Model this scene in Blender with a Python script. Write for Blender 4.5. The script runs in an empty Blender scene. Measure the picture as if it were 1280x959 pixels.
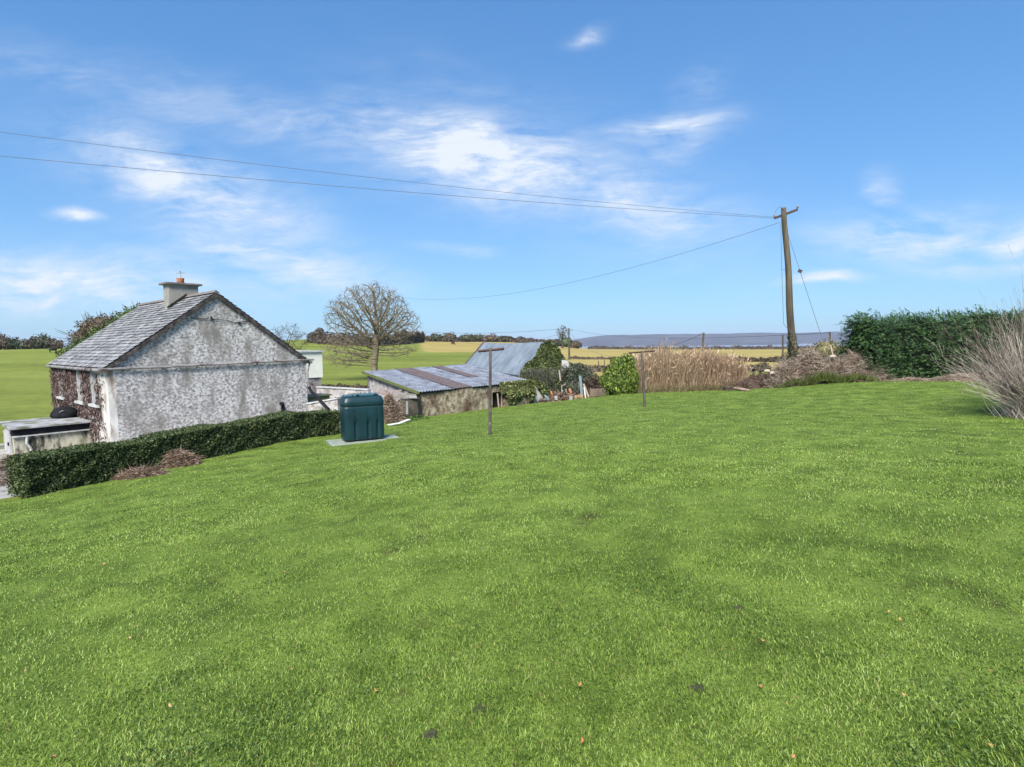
import bpy, math, random
import numpy as np
from mathutils import Matrix, Vector

random.seed(7)
rng = np.random.default_rng(7)
scene = bpy.context.scene
COL = scene.collection
PI = math.pi

# ---------------------------------------------------------------- camera (eye at the world origin)
FPX, HOR, ROLL = 690.0, 429.0, -0.01275
pit = math.atan((479.5 - HOR) / FPX)
FWD = np.array([0, math.cos(pit), -math.sin(pit)])
UP0 = np.array([0, math.sin(pit), math.cos(pit)])
RT0 = np.array([1.0, 0, 0])
RT = math.cos(ROLL) * RT0 + math.sin(ROLL) * UP0
UPV = -math.sin(ROLL) * RT0 + math.cos(ROLL) * UP0
cam_d = bpy.data.cameras.new('camera')
cam = bpy.data.objects.new('camera', cam_d)
COL.objects.link(cam)
cam.matrix_world = Matrix(((RT[0], UPV[0], -FWD[0], 0), (RT[1], UPV[1], -FWD[1], 0), (RT[2], UPV[2], -FWD[2], 0), (0, 0, 0, 1)))
cam_d.sensor_width = 36
cam_d.lens = FPX / 1280 * 36
cam_d.clip_start = 0.05
cam_d.clip_end = 20000
scene.camera = cam

# ---------------------------------------------------------------- light
SUN_EL, SUN_AZ = 46.0, 190.0        # azimuth measured clockwise from +Y: behind the camera, slightly to the left
SUN_W, SKY_W = 4.6, 0.095
EXPO = 0.8
sd = bpy.data.lights.new('sun', 'SUN')
sd.energy = SUN_W
sd.angle = math.radians(24)
sd.color = (1.0, 0.95, 0.87)
so = bpy.data.objects.new('sun', sd)
COL.objects.link(so)
az, el = math.radians(SUN_AZ), math.radians(SUN_EL)
sdir = Vector((math.sin(az) * math.cos(el), math.cos(az) * math.cos(el), math.sin(el)))
so.rotation_euler = (-sdir).to_track_quat('-Z', 'Y').to_euler()
so.location = (0, 0, 60)
vs = scene.view_settings
vs.view_transform = 'Standard'
vs.look = 'None'
vs.gamma = 1
vs.exposure = EXPO
vs.use_curve_mapping = False
scene.display_settings.display_device = 'sRGB'


class NT:
    """small node-tree writer"""
    def __init__(s, tree):
        s.t = tree; s.n = tree.nodes; s.l = tree.links

    def new(s, typ, **kw):
        nd = s.n.new(typ)
        for k, v in kw.items():
            if k.startswith('i_'):
                nd.inputs[k[2:]].default_value = v
            else:
                setattr(nd, k, v)
        return nd

    def link(s, a, b): s.l.new(a, b)

    def math(s, op, a, b=None, c=None, clamp=False):
        nd = s.n.new('ShaderNodeMath'); nd.operation = op; nd.use_clamp = clamp
        for i, x in enumerate((a, b, c)):
            if x is None: continue
            if isinstance(x, (int, float)): nd.inputs[i].default_value = x
            else: s.l.new(x, nd.inputs[i])
        return nd.outputs[0]

    def noise(s, vec, scale, detail=4, rough=.55, dist=0):
        nd = s.n.new('ShaderNodeTexNoise')
        nd.inputs['Scale'].default_value = scale; nd.inputs['Detail'].default_value = detail
        nd.inputs['Roughness'].default_value = rough; nd.inputs['Distortion'].default_value = dist
        if vec is not None: s.l.new(vec, nd.inputs['Vector'])
        return nd

    def ramp(s, fac, stops):
        nd = s.n.new('ShaderNodeValToRGB')
        cr = nd.color_ramp
        while len(cr.elements) < len(stops): cr.elements.new(0.5)
        for e, (p, c) in zip(cr.elements, stops):
            e.position = p
            e.color = (c, c, c, 1) if isinstance(c, (int, float)) else (*c, 1)
        s.l.new(fac, nd.inputs[0])
        return nd.outputs[0]

    def mix(s, fac, a, b, blend='MIX'):
        nd = s.n.new('ShaderNodeMix'); nd.data_type = 'RGBA'; nd.blend_type = blend
        for sock, x in ((nd.inputs[0], fac), (nd.inputs[6], a), (nd.inputs[7], b)):
            if isinstance(x, (int, float)): sock.default_value = x
            elif isinstance(x, (tuple, list)): sock.default_value = (*x, 1)
            else: s.l.new(x, sock)
        return nd.outputs[2]


world = bpy.data.worlds.new('World')
scene.world = world
world.use_nodes = True
w = NT(world.node_tree)
w.n.clear()
wo = w.new('ShaderNodeOutputWorld')
bg = w.new('ShaderNodeBackground'); bg.inputs['Strength'].default_value = SKY_W
sky = w.new('ShaderNodeTexSky'); sky.sky_type = 'NISHITA'; sky.sun_disc = False
sky.sun_elevation = el; sky.sun_rotation = az
sky.altitude = 50; sky.air_density = 1.0; sky.dust_density = 0.6; sky.ozone_density = 2.2
tc = w.new('ShaderNodeTexCoord')
sep = w.new('ShaderNodeSeparateXYZ'); w.link(tc.outputs['Generated'], sep.inputs[0])
ysafe = w.math('MAXIMUM', sep.outputs[1], 0.05)
TT = w.math('DIVIDE', sep.outputs[0], ysafe)
EE = w.math('DIVIDE', sep.outputs[2], ysafe)
cmb = w.new('ShaderNodeCombineXYZ'); w.link(TT, cmb.inputs[0]); w.link(EE, cmb.inputs[1])
# slow swirl that bends the wisps
warp = w.noise(cmb.outputs[0], 3.2, 3, .6)
wv = w.new('ShaderNodeVectorMath', operation='SUBTRACT'); w.link(warp.outputs['Color'], wv.inputs[0]); wv.inputs[1].default_value = (.5, .5, .5)
wsc = w.new('ShaderNodeVectorMath', operation='SCALE'); w.link(wv.outputs[0], wsc.inputs[0]); wsc.inputs['Scale'].default_value = 0.085
wadd = w.new('ShaderNodeVectorMath', operation='ADD'); w.link(cmb.outputs[0], wadd.inputs[0]); w.link(wsc.outputs[0], wadd.inputs[1])
# clouds: tangent-plane centre (x/y, z/y), radii, tilt, strength
CL = [(-.05, .325, .24, .070, -.20, 1.1), (.00, .31, .11, .06, .1, .95), (-.57, .285, .22, .06, -.35, .85), (-.82, .125, .34, .055, -.05, .8), (-.42, .16, .20, .045, -.25, .72), (.20, .25, .16, .06, -.3, .6), (-.25, .36, .30, .03, -.12, .5),
      (.28, .37, .10, .026, .08, .72), (.30, .335, .06, .03, .2, .4), (.27, .235, .14, .05, -.25, .6), (.72, .185, .16, .045, .05, .75), (.93, .18, .12, .03, .1, .75),
      (.56, .107, .07, .010, .05, .95), (.135, .53, .03, .012, .4, .6), (-.77, .24, .045, .010, -.1, .9), (-.45, .40, .55, .05, -.22, .26),
      (.66, .26, .03, .035, .5, .6), (-.10, .17, .07, .010, 0, .5), (.85, .13, .14, .014, 0, .5), (.1, .30, .32, .10, -.4, .32), (.33, .44, .05, .03, .5, .3)]
acc = None
for cx_, cy_, rx_, ry_, tilt, st in CL:
    mp = w.new('ShaderNodeMapping'); mp.vector_type = 'TEXTURE'
    mp.inputs['Location'].default_value = (cx_, cy_, 0)
    mp.inputs['Rotation'].default_value = (0, 0, tilt)
    mp.inputs['Scale'].default_value = (rx_, ry_, 1)
    w.link(wadd.outputs[0], mp.inputs[0])
    ln = w.new('ShaderNodeVectorMath', operation='LENGTH'); w.link(mp.outputs[0], ln.inputs[0])
    g_ = w.math('MULTIPLY', ln.outputs['Value'], ln.outputs['Value'])
    g_ = w.math('MULTIPLY', g_, -1.1)
    g_ = w.math('EXPONENT', g_)
    g_ = w.math('MULTIPLY', g_, st)
    acc = g_ if acc is None else w.math('MAXIMUM', acc, g_)
mpf = w.new('ShaderNodeMapping'); mpf.inputs['Scale'].default_value = (1.0, 2.3, 1); mpf.inputs['Rotation'].default_value = (0, 0, .35)
w.link(wadd.outputs[0], mpf.inputs[0])
fib = w.noise(mpf.outputs[0], 5.0, 12, .64, .35)
mpg = w.new('ShaderNodeMapping'); mpg.inputs['Scale'].default_value = (1.0, 5.5, 1); mpg.inputs['Rotation'].default_value = (0, 0, -.30); mpg.inputs['Location'].default_value = (4.2, 1.7, 0)
w.link(wadd.outputs[0], mpg.inputs[0])
fib2 = w.noise(mpg.outputs[0], 7.0, 12, .68, .2)
fmx = w.math('ADD', w.math('MULTIPLY', fib.outputs['Fac'], .55), w.math('MULTIPLY', fib2.outputs['Fac'], .45))
fibr = w.ramp(fmx, [(.37, 0.0), (.50, .38), (.66, 1.0)])
cl = w.math('MULTIPLY', acc, fibr)
cl = w.math('MULTIPLY', cl, 1.75)
# faint veil near the horizon
low = w.math('MULTIPLY', EE, -4.5)
low = w.math('EXPONENT', low)
low = w.math('MULTIPLY', low, .22)
cl = w.math('ADD', cl, low)
cl = w.math('MINIMUM', cl, .95)
front = w.math('GREATER_THAN', sep.outputs[1], 0.06)
upm = w.math('GREATER_THAN', sep.outputs[2], -0.02)
cl = w.math('MULTIPLY', cl, front); cl = w.math('MULTIPLY', cl, upm)
hsv = w.new('ShaderNodeHueSaturation'); hsv.inputs['Saturation'].default_value = 1.28; hsv.inputs['Value'].default_value = 1.0
gm = w.new('ShaderNodeGamma'); gm.inputs['Gamma'].default_value = .55
w.link(sky.outputs[0], gm.inputs['Color']); w.link(gm.outputs[0], hsv.inputs['Color'])
tint = w.mix(1.0, hsv.outputs[0], (.80, 1.50, 2.2), 'MULTIPLY')
skc = w.mix(cl, tint, (5.3, 5.7, 6.3))
w.link(skc, bg.inputs['Color'])
w.link(bg.outputs[0], wo.inputs['Surface'])
scene.cycles.max_bounces = 6
scene.cycles.diffuse_bounces = 3
scene.cycles.transparent_max_bounces = 6
scene.cycles.volume_bounces = 0

# ---------------------------------------------------------------- helpers


def ray(u, v): return FWD + (u - 640) / FPX * RT + (479.5 - v) / FPX * UPV


def P(u, v, Y):
    """world point at distance Y seen in direction (u, v); only used to measure real positions"""
    d = ray(u, v)
    return d * (Y / d[1])


class MatB:
    pass


MATS = {}


def mat(name, stops, scale=4.0, detail=5, rough=.85, bump=0.0, bscale=None, island=0.0, spec=.25, stretch=(1, 1, 1), trans=0.0,
        second=None, metallic=0.0, dist=0.0, hue=0.0, bdist=.02):
    """procedural material: colour ramp over noise, optional stains (second), bump, per-piece variation, translucency"""
    if name in MATS: return MATS[name]
    m = bpy.data.materials.new(name); m.use_nodes = True
    t = NT(m.node_tree); t.n.clear()
    out = t.new('ShaderNodeOutputMaterial')
    b = t.new('ShaderNodeBsdfPrincipled')
    tcn = t.new('ShaderNodeTexCoord')
    mp = t.new('ShaderNodeMapping'); mp.inputs['Scale'].default_value = stretch
    geo = t.new('ShaderNodeNewGeometry')
    t.link(geo.outputs['Position'], mp.inputs[0])
    n1 = t.noise(mp.outputs[0], scale, detail, .6, dist)
    fac = n1.outputs['Fac']
    if island > 0:
        r = t.math('SUBTRACT', geo.outputs['Random Per Island'], .5)
        r = t.math('MULTIPLY', r, island)
        fac = t.math('ADD', fac, r, clamp=True)
    c = t.ramp(fac, stops)
    if second:                       # (colour, scale, low, high, stretch)
        col2, s2, lo, hi = second[:4]
        mp2 = t.new('ShaderNodeMapping'); mp2.inputs['Scale'].default_value = second[4] if len(second) > 4 else (1, 1, 1)
        mp2.inputs['Location'].default_value = (3.1, 7.7, 1.3)
        t.link(geo.outputs['Position'], mp2.inputs[0])
        n2 = t.noise(mp2.outputs[0], s2, 5, .6)
        f2 = t.ramp(n2.outputs['Fac'], [(lo, 0.0), (hi, 1.0)])
        c = t.mix(f2, c, col2)
    t.link(c, b.inputs['Base Color'])
    b.inputs['Roughness'].default_value = rough
    b.inputs['Specular IOR Level'].default_value = spec
    b.inputs['Metallic'].default_value = metallic
    if bump > 0:
        bn = t.noise(mp.outputs[0], bscale or scale * 4, 5, .65)
        bu = t.new('ShaderNodeBump'); bu.inputs['Strength'].default_value = bump; bu.inputs['Distance'].default_value = bdist
        t.link(bn.outputs['Fac'], bu.inputs['Height']); t.link(bu.outputs[0], b.inputs['Normal'])
    sh = b.outputs[0]
    if trans > 0:
        tr = t.new('ShaderNodeBsdfTranslucent'); t.link(c, tr.inputs['Color'])
        ms = t.new('ShaderNodeMixShader'); ms.inputs[0].default_value = trans
        t.link(sh, ms.inputs[1]); t.link(tr.outputs[0], ms.inputs[2]); sh = ms.outputs[0]
    t.link(sh, out.inputs['Surface'])
    MATS[name] = m
    return m


def tag(o, label=None, cat=None, group=None, kind=None):
    if label: o['label'] = label
    if cat: o['category'] = cat
    if group: o['group'] = group
    if kind: o['kind'] = kind
    return o


def wloc(o):
    v = Vector(o.location)
    while o.parent:
        o = o.parent; v = v + Vector(o.location)
    return v


def link_mesh(name, me, m, parent, base, smooth):
    o = bpy.data.objects.new(name, me)
    COL.objects.link(o)
    if m: me.materials.append(m)
    if parent is not None:
        o.parent = parent
    elif base is not None:
        o.location = base
    if smooth: me.shade_smooth()
    return o


def mesh_np(name, V, faces, m=None, parent=None, base=None, smooth=False):
    """V (N,3) array, faces (M,k) array; world coordinates"""
    V = np.asarray(V, dtype=np.float64).reshape(-1, 3)
    faces = np.asarray(faces)
    if parent is None and base is None:
        base = ((V[:, 0].min() + V[:, 0].max()) / 2, (V[:, 1].min() + V[:, 1].max()) / 2, V[:, 2].min())
    off = np.array(wloc(parent)) if parent is not None else np.array(base)
    V = V - off
    me = bpy.data.meshes.new(name)
    k = faces.shape[1]
    me.vertices.add(len(V)); me.vertices.foreach_set('co', V.astype(np.float32).ravel())
    me.loops.add(faces.size); me.loops.foreach_set('vertex_index', faces.astype(np.int32).ravel())
    me.polygons.add(len(faces)); me.polygons.foreach_set('loop_start', np.arange(0, faces.size, k, dtype=np.int32))
    me.update(calc_edges=True)
    me.validate()
    return link_mesh(name, me, m, parent, base, smooth)


class MB:
    """collects shapes, in world coordinates, for ONE mesh object"""
    def __init__(s): s.V = []; s.F = []

    def add(s, V, F):
        n = len(s.V); s.V += [tuple(map(float, p)) for p in V]; s.F += [tuple(i + n for i in f) for f in F]; return s

    def box(s, c, size, ax=None, ay=None, az_=None):
        """c centre; size full; ax, ay unit axes"""
        ax = np.array(ax if ax is not None else (1, 0, 0), float); ay = np.array(ay if ay is not None else (0, 1, 0), float)
        az_ = np.array(az_, float) if az_ is not None else np.cross(ax, ay)
        c = np.array(c, float); h = np.array(size) / 2
        V = [c + ax * h[0] * a + ay * h[1] * b + az_ * h[2] * d for d in (-1, 1) for (a, b) in ((-1, -1), (1, -1), (1, 1), (-1, 1))]
        return s.add(V, [(3, 2, 1, 0), (4, 5, 6, 7), (0, 1, 5, 4), (1, 2, 6, 5), (2, 3, 7, 6), (3, 0, 4, 7)])

    def bar(s, a, b, wd, th, upv=(0, 0, 1)):
        a = np.array(a, float); b = np.array(b, float); d = b - a; L = np.linalg.norm(d); d /= L
        sd_ = np.cross(d, upv)
        if np.linalg.norm(sd_) < 1e-3: sd_ = np.cross(d, (1, 0, 0))
        sd_ /= np.linalg.norm(sd_)
        return s.box((a + b) / 2, (L, wd, th), d, sd_)

    def prism(s, poly, off):
        """poly: list of 3-D points (planar), off: extrusion vector"""
        n = len(poly); poly = [np.array(p, float) for p in poly]; off = np.array(off, float)
        V = poly + [p + off for p in poly]
        F = [tuple(range(n)), tuple(range(2 * n - 1, n - 1, -1))] + [(i, i + n, (i + 1) % n + n, (i + 1) % n) for i in range(n)]
        return s.add(V, [tuple(reversed(f)) for f in F])

    def tube(s, pts, radii, n=6, cap=True):
        pts = np.array(pts, float)
        if np.isscalar(radii): radii = [radii] * len(pts)
        tg = np.gradient(pts, axis=0); tg /= np.linalg.norm(tg, axis=1)[:, None] + 1e-9
        ref = np.array([0, 0, 1.0]) if abs(tg[0][2]) < .9 else np.array([1.0, 0, 0])
        V = []; 
        for p, t_, r in zip(pts, tg, radii):
            x = np.cross(t_, ref); x /= np.linalg.norm(x) + 1e-9; y = np.cross(t_, x)
            for k in range(n):
                a = 2 * PI * k / n
                V.append(p + r * (math.cos(a) * x + math.sin(a) * y))
        F = [(i * n + k, i * n + (k + 1) % n, (i + 1) * n + (k + 1) % n, (i + 1) * n + k) for i in range(len(pts) - 1) for k in range(n)]
        if cap: F += [tuple(range(n))[::-1], tuple((len(pts) - 1) * n + k for k in range(n))]
        return s.add(V, F)

    def build(s, name, m, parent=None, base=None, smooth=False, bevel=0, recalc=True):
        V = np.array(s.V)
        if parent is None and base is None:
            base = ((V[:, 0].min() + V[:, 0].max()) / 2, (V[:, 1].min() + V[:, 1].max()) / 2, V[:, 2].min())
        off = np.array(wloc(parent)) if parent is not None else np.array(base)
        me = bpy.data.meshes.new(name); me.from_pydata((V - off).tolist(), [], s.F); me.update()
        if recalc:
            import bmesh
            bm = bmesh.new(); bm.from_mesh(me); bmesh.ops.recalc_face_normals(bm, faces=bm.faces[:]); bm.to_mesh(me); bm.free()
        o = link_mesh(name, me, m, parent, base, smooth)
        if bevel:
            b = o.modifiers.new('bevel', 'BEVEL'); b.width = bevel; b.segments = 2; b.limit_method = 'ANGLE'
        return o


def empty(name, loc, label=None, cat=None, group=None):
    o = bpy.data.objects.new(name, None); COL.objects.link(o); o.location = tuple(map(float, loc)); o.empty_display_size = .3
    return tag(o, label, cat, group)


def ss(x):
    x = np.clip(x, 0, 1); return x * x * (3 - 2 * x)


def vnoise(x, y, f=1.0, seed=0):
    """smooth pseudo-noise, -1..1"""
    a = seed * 1.7
    return (np.sin(x * f * 1.31 + y * f * .71 + a) + np.sin(x * f * -.83 + y * f * 1.57 + 2.1 * a) + np.sin(x * f * 2.1 + y * f * 1.9 + a * 3)
            * .6 + np.sin(x * f * 3.3 - y * f * 2.7 + a) * .4) / 3.0


# ---------------------------------------------------------------- terrain
CP = [(0, 0, -1.65), (0, -12, -1.5), (-6, 0, -2.05), (-25, -5, -3.2), (8, 3, -1.42), (22, 4, -1.2), (40, 0, -1.0),
      (-12, 6, -3.0), (-18, 12, -3.4), (-13, 18, -3.35), (-18, 26, -3.6), (-7.0, 23.5, -3.35), (-30, 20, -3.9), (-25, 40, -4.0),
      (-14, 33, -3.75), (-3, 38, -3.8), (3, 42, -3.8), (12, 38, -3.5), (20, 34, -3.1), (32, 32, -2.8), (60, 30, -2.5), (0, 60, -4), (60, 60, -4), (-60, 60, -4), (-60, 10, -4.4), (60, -20, -1)]
for u, v, Y in [(20, 625, 10.5), (400, 546, 16.4), (212, 584, 12.9), (300, 562.5, 14.6), (120, 603, 11.7), (431, 551, 16.0), (496, 541, 17.2), (612, 543, 13.4), (806, 508, 20.7), (524, 522, 25), (660, 505, 29), (715, 500, 30),
                (775, 493, 28), (880, 489, 28), (1000, 483, 24), (1060, 478, 24), (1240, 478, 24), (1265, 525, 12.3)]:
    CP.append(tuple(P(u, v, Y)))
CP = np.array(CP)


def _k(r2): return np.where(r2 > 1e-9, .5 * r2 * np.log(np.maximum(r2, 1e-9)), 0)


_n = len(CP)
_d2 = ((CP[:, None, :2] - CP[None, :, :2]) ** 2).sum(-1)
_A = np.zeros((_n + 3, _n + 3)); _A[:_n, :_n] = _k(_d2) + np.eye(_n) * .6
_A[:_n, _n] = 1; _A[:_n, _n + 1:] = CP[:, :2]; _A[_n, :_n] = 1; _A[_n + 1:, :_n] = CP[:, :2].T
_W = np.linalg.solve(_A, np.concatenate([CP[:, 2], [0, 0, 0]]))
CRT = np.array([-1.6, -.87, -.75, -.50, -.36, -.115, 0.0, .075, .13, .25, .52, 1.6])
CRZ = np.array([0.0, 0.0, 0.1, 1.6, 3.0, .9, .35, -1.2, -3.2, -3.8, -4.6, -4.6])
CRY = np.array([135, 135, 150, 240, 260, 270, 265, 260, 260, 260, 260, 260.])


def G(x, y, rough=True):
    x = np.asarray(x, float); y = np.asarray(y, float); sh = np.broadcast(x, y).shape
    x = np.broadcast_to(x, sh).ravel(); y = np.broadcast_to(y, sh).ravel()
    xc = np.clip(x, -70, 70); yc = np.clip(y, -25, 70)
    z = np.zeros(len(x))
    for i0 in range(0, len(x), 20000):
        a, b = xc[i0:i0 + 20000], yc[i0:i0 + 20000]
        r2 = (a[:, None] - CP[:, 0]) ** 2 + (b[:, None] - CP[:, 1]) ** 2
        z[i0:i0 + 20000] = _k(r2) @ _W[:_n] + _W[_n] + a * _W[_n + 1] + b * _W[_n + 2]
    r = np.hypot(x, y)
    ang = np.clip(np.arctan2(x, np.where(y > 0, y, 1e-3 + 0 * y)), -1.0, 1.0)
    t = np.tan(ang)
    Y = np.where(y > 0, r * np.cos(np.clip(np.arctan2(x, np.maximum(y, 1e-3)), -1.2, 1.2)), r)
    cz = np.interp(t, CRT, CRZ); cY = np.interp(t, CRT, CRY)
    f1 = -4.0 + (cz + 4.0) * ss((Y - 60) / (cY - 60)) * 1.0
    f1 = f1 + .25 * vnoise(x, y, .035, 1) * ss((Y - 60) / 60)
    dr = ss((Y - cY) / 1500.0)
    f2 = cz + (-34 - cz) * dr - 10 * ss((Y - cY - 20) / 400)
    f2 = np.maximum(f2, -37)
    far = np.where(Y < cY, f1, f2)
    b = ss((Y - 38) / 30)
    z = z * (1 - b) + far * b
    if rough:
        z = z + (.018 * vnoise(x, y, 1.9, 2) + .012 * vnoise(x, y, 4.7, 5)) * ss((60 - r) / 30)
    return z.reshape(sh) if sh else float(z[0])


def gp(x, y, dz=0.0): return np.array([x, y, G(x, y) + dz])


def ground_hit(u, v):
    """where a line of sight meets the terrain"""
    d = ray(u, v); d = d / d[1]
    lo, hi = 1.0, 1.0
    Ys = np.geomspace(1, 400, 1500)
    zs = G(d[0] * Ys, Ys, False) - d[2] * Ys
    i = int(np.argmax(zs > 0))
    Y = Ys[i]
    return np.array([d[0] * Y, Y, G(d[0] * Y, Y)])


def inpoly(x, y, poly):
    x = np.asarray(x); y = np.asarray(y); c = np.zeros(x.shape, bool)
    n = len(poly)
    for i in range(n):
        x1, y1 = poly[i]; x2, y2 = poly[(i + 1) % n]
        cond = ((y1 > y) != (y2 > y)) & (x < (x2 - x1) * (y - y1) / (y2 - y1 + 1e-12) + x1)
        c ^= cond
    return c


HX0, HX1 = np.array(P(36, 622, 10.6))[:2], np.array(P(424, 541, 17.3))[:2]       # foot of the clipped hedge
LAWN = [(-45, -8), (-16, 6.2), (-11.2, 8.6), tuple(HX0 + [-.25, -.1]), tuple(HX0 + [-.1, .5]), tuple(HX1 + [-.2, .4]), (-5.2, 17.8), (-4.9, 23.4), tuple(P(524, 522, 25)[:2] + [-.1, .2]),
        tuple(P(660, 505, 29)[:2] + [0, .3]), (3.0, 30.4), (4.2, 29.2), (9.5, 28.8), (10.2, 25.6), (14, 24.9), (22, 25.5), (45, 26), (45, -20), (-45, -20)]
YARD = [(-4.9, 23.6), (-5.4, 18.0), tuple(HX1 + [-.3, .4]), tuple(HX0 + [-.3, .5]), (-11.6, 9.0), (-16.5, 6.6), (-24, 7), (-24, 14), (-20, 20), (-16, 29), (-11, 31), (-7.5, 29.5)]

angs = np.concatenate([np.radians(np.linspace(-64, 64, 541)), np.radians(np.linspace(64, 296, 100))[1:-1]])
rads = np.concatenate([[.25], np.geomspace(.5, 6800, 290)])
na, nr = len(angs), len(rads)
RR, AA = np.meshgrid(rads, angs, indexing='ij')
GX = RR * np.sin(AA); GY = RR * np.cos(AA)
GZ = G(GX, GY)
GV = np.stack([GX, GY, GZ], -1).reshape(-1, 3)
ii, jj = np.meshgrid(np.arange(nr - 1), np.arange(na), indexing='ij')
j2 = (jj + 1) % na
GF = np.stack([ii * na + jj, ii * na + j2, (ii + 1) * na + j2, (ii + 1) * na + jj], -1).reshape(-1, 4)[:, ::-1]
cen = GV[GF].mean(1)
m_lawn = inpoly(cen[:, 0], cen[:, 1], LAWN)
m_yard = inpoly(cen[:, 0], cen[:, 1], YARD) & ~m_lawn
m_rest = ~(m_lawn | m_yard)


def ground_mat(name, greens, straws, tan):
    m = bpy.data.materials.new(name); m.use_nodes = True
    t = NT(m.node_tree); t.n.clear()
    out = t.new('ShaderNodeOutputMaterial'); b = t.new('ShaderNodeBsdfPrincipled')
    geo = t.new('ShaderNodeNewGeometry')
    mp = t.new('ShaderNodeMapping'); mp.inputs['Scale'].default_value = (.35, 1, 1); t.link(geo.outputs['Position'], mp.inputs[0])
    n1 = t.noise(mp.outputs[0], .09, 9, .72); n2 = t.noise(geo.outputs['Position'], 1.3, 6, .7)
    f = t.math('ADD', t.math('MULTIPLY', n1.outputs['Fac'], .6), t.math('MULTIPLY', n2.outputs['Fac'], .4))
    g_ = t.ramp(f, [(.36, greens[0]), (.5, greens[1]), (.64, greens[2])])
    s_ = t.ramp(f, [(.36, straws[0]), (.5, straws[1]), (.64, straws[2])])
    at = t.new('ShaderNodeAttribute', attribute_name='straw')
    n3 = t.noise(mp.outputs[0], .12, 5, .6)
    fa = t.math('ADD', at.outputs['Fac'], t.math('MULTIPLY', t.math('SUBTRACT', n3.outputs['Fac'], .5), .8))
    fa = t.ramp(fa, [(.35, 0.0), (.65, 1.0)])
    c = t.mix(fa, g_, s_)
    at2 = t.new('ShaderNodeAttribute', attribute_name='bare')
    fb = t.math('ADD', at2.outputs['Fac'], t.math('MULTIPLY', t.math('SUBTRACT', n2.outputs['Fac'], .5), .7))
    fb = t.ramp(fb, [(.4, 0.0), (.6, 1.0)])
    c = t.mix(fb, c, tan)
    t.link(c, b.inputs['Base Color']); b.inputs['Roughness'].default_value = .95; b.inputs['Specular IOR Level'].default_value = .1
    bn = t.noise(geo.outputs['Position'], 3, 6, .7)
    bu = t.new('ShaderNodeBump'); bu.inputs['Strength'].default_value = .6; bu.inputs['Distance'].default_value = .25
    t.link(bn.outputs['Fac'], bu.inputs['Height']); t.link(bu.outputs[0], b.inputs['Normal'])
    t.link(b.outputs[0], out.inputs['Surface'])
    return m


def sub_mesh(name, mask, m):
    F_ = GF[mask]; used = np.unique(F_); remap = -np.ones(len(GV), int); remap[used] = np.arange(len(used))
    o = mesh_np(name, GV[used], remap[F_], m, base=(0, 0, 0), smooth=True)
    return o, GV[used]


M_field = ground_mat('field_grass', ((.10, .125, .022), (.165, .195, .036), (.23, .255, .058)), ((.24, .19, .058), (.33, .26, .085), (.39, .31, .115)), (.14, .10, .065))
M_lawn = mat('lawn_soil', [(.3, (.06, .09, .018)), (.5, (.11, .16, .03)), (.7, (.17, .235, .045))], scale=2.0, detail=9, bump=.8, bscale=30, second=((.05, .05, .02), 1.1, .62, .74), spec=.05)
M_yard = mat('yard_concrete', [(.3, (.24, .23, .21)), (.7, (.42, .40, .38))], scale=1.5, detail=8, bump=.3, second=((.10, .12, .06), .8, .5, .62))
ground, gv = sub_mesh('ground', m_rest, M_field); tag(ground, kind='structure')
tv = gv[:, 0] / np.maximum(gv[:, 1], 1)
rv = np.hypot(gv[:, 0], gv[:, 1])
straw = ss((tv + .19) / .05) * ss((rv - 125) / 45) * (tv < .06) + (tv >= .06) * 1.0
straw = np.maximum(straw, ss((tv - .02) / .05) * (rv > 45))
straw = straw * (1 - .85 * ((tv > .36) & (tv < .50) & (rv > 28) & (rv < 80)))
straw = np.where(gv[:, 1] < 5, 0, straw)
bare = .0 + .9 * (rv < 34) * (gv[:, 1] > 24) * (gv[:, 0] > 0) + .8 * ((rv > 30) & (rv < 47) & (tv > -.36) & (tv < -.2))
for nm, arr in (('straw', straw), ('bare', bare)):
    a = ground.data.attributes.new(nm, 'FLOAT', 'POINT'); a.data.foreach_set('value', arr.astype(np.float32))
lawn, _ = sub_mesh('lawn', m_lawn, M_lawn); tag(lawn, kind='structure')
yard, _ = sub_mesh('yard', m_yard, M_yard); tag(yard, kind='structure')

# lake and far hills
M_water = bpy.data.materials.new('lake_water'); M_water.use_nodes = True
tw = NT(M_water.node_tree); bw = tw.n['Principled BSDF']
bw.inputs['Base Color'].default_value = (.30, .33, .40, 1); bw.inputs['Roughness'].default_value = .12; bw.inputs['Specular IOR Level'].default_value = .5
gw = tw.new('ShaderNodeNewGeometry'); nw = tw.noise(gw.outputs['Position'], .08, 4, .6)
bb = tw.new('ShaderNodeBump'); bb.inputs['Strength'].default_value = .2; bb.inputs['Distance'].default_value = .6
tw.link(nw.outputs['Fac'], bb.inputs['Height']); tw.link(bb.outputs[0], bw.inputs['Normal'])
ys_ = np.array([1500, 1900, 2600, 3400, 4600]); xs_ = np.linspace(-1200, 5200, 9)
X_, Y_ = np.meshgrid(xs_, ys_)
V_ = np.stack([X_.ravel(), Y_.ravel(), np.full(X_.size, -31.0)], 1)
F_ = [(r * 9 + c, r * 9 + c + 1, (r + 1) * 9 + c + 1, (r + 1) * 9 + c) for r in range(4) for c in range(8)]
tag(mesh_np('lake', V_, F_, M_water, base=(0, 2000, -31)), kind='structure')
M_hill = mat('hill_cover', [(.3, (.030, .034, .038)), (.5, (.058, .055, .060)), (.7, (.085, .078, .075))], scale=.004, detail=9, bump=.5, bscale=.02, bdist=20, spec=.05)


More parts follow.
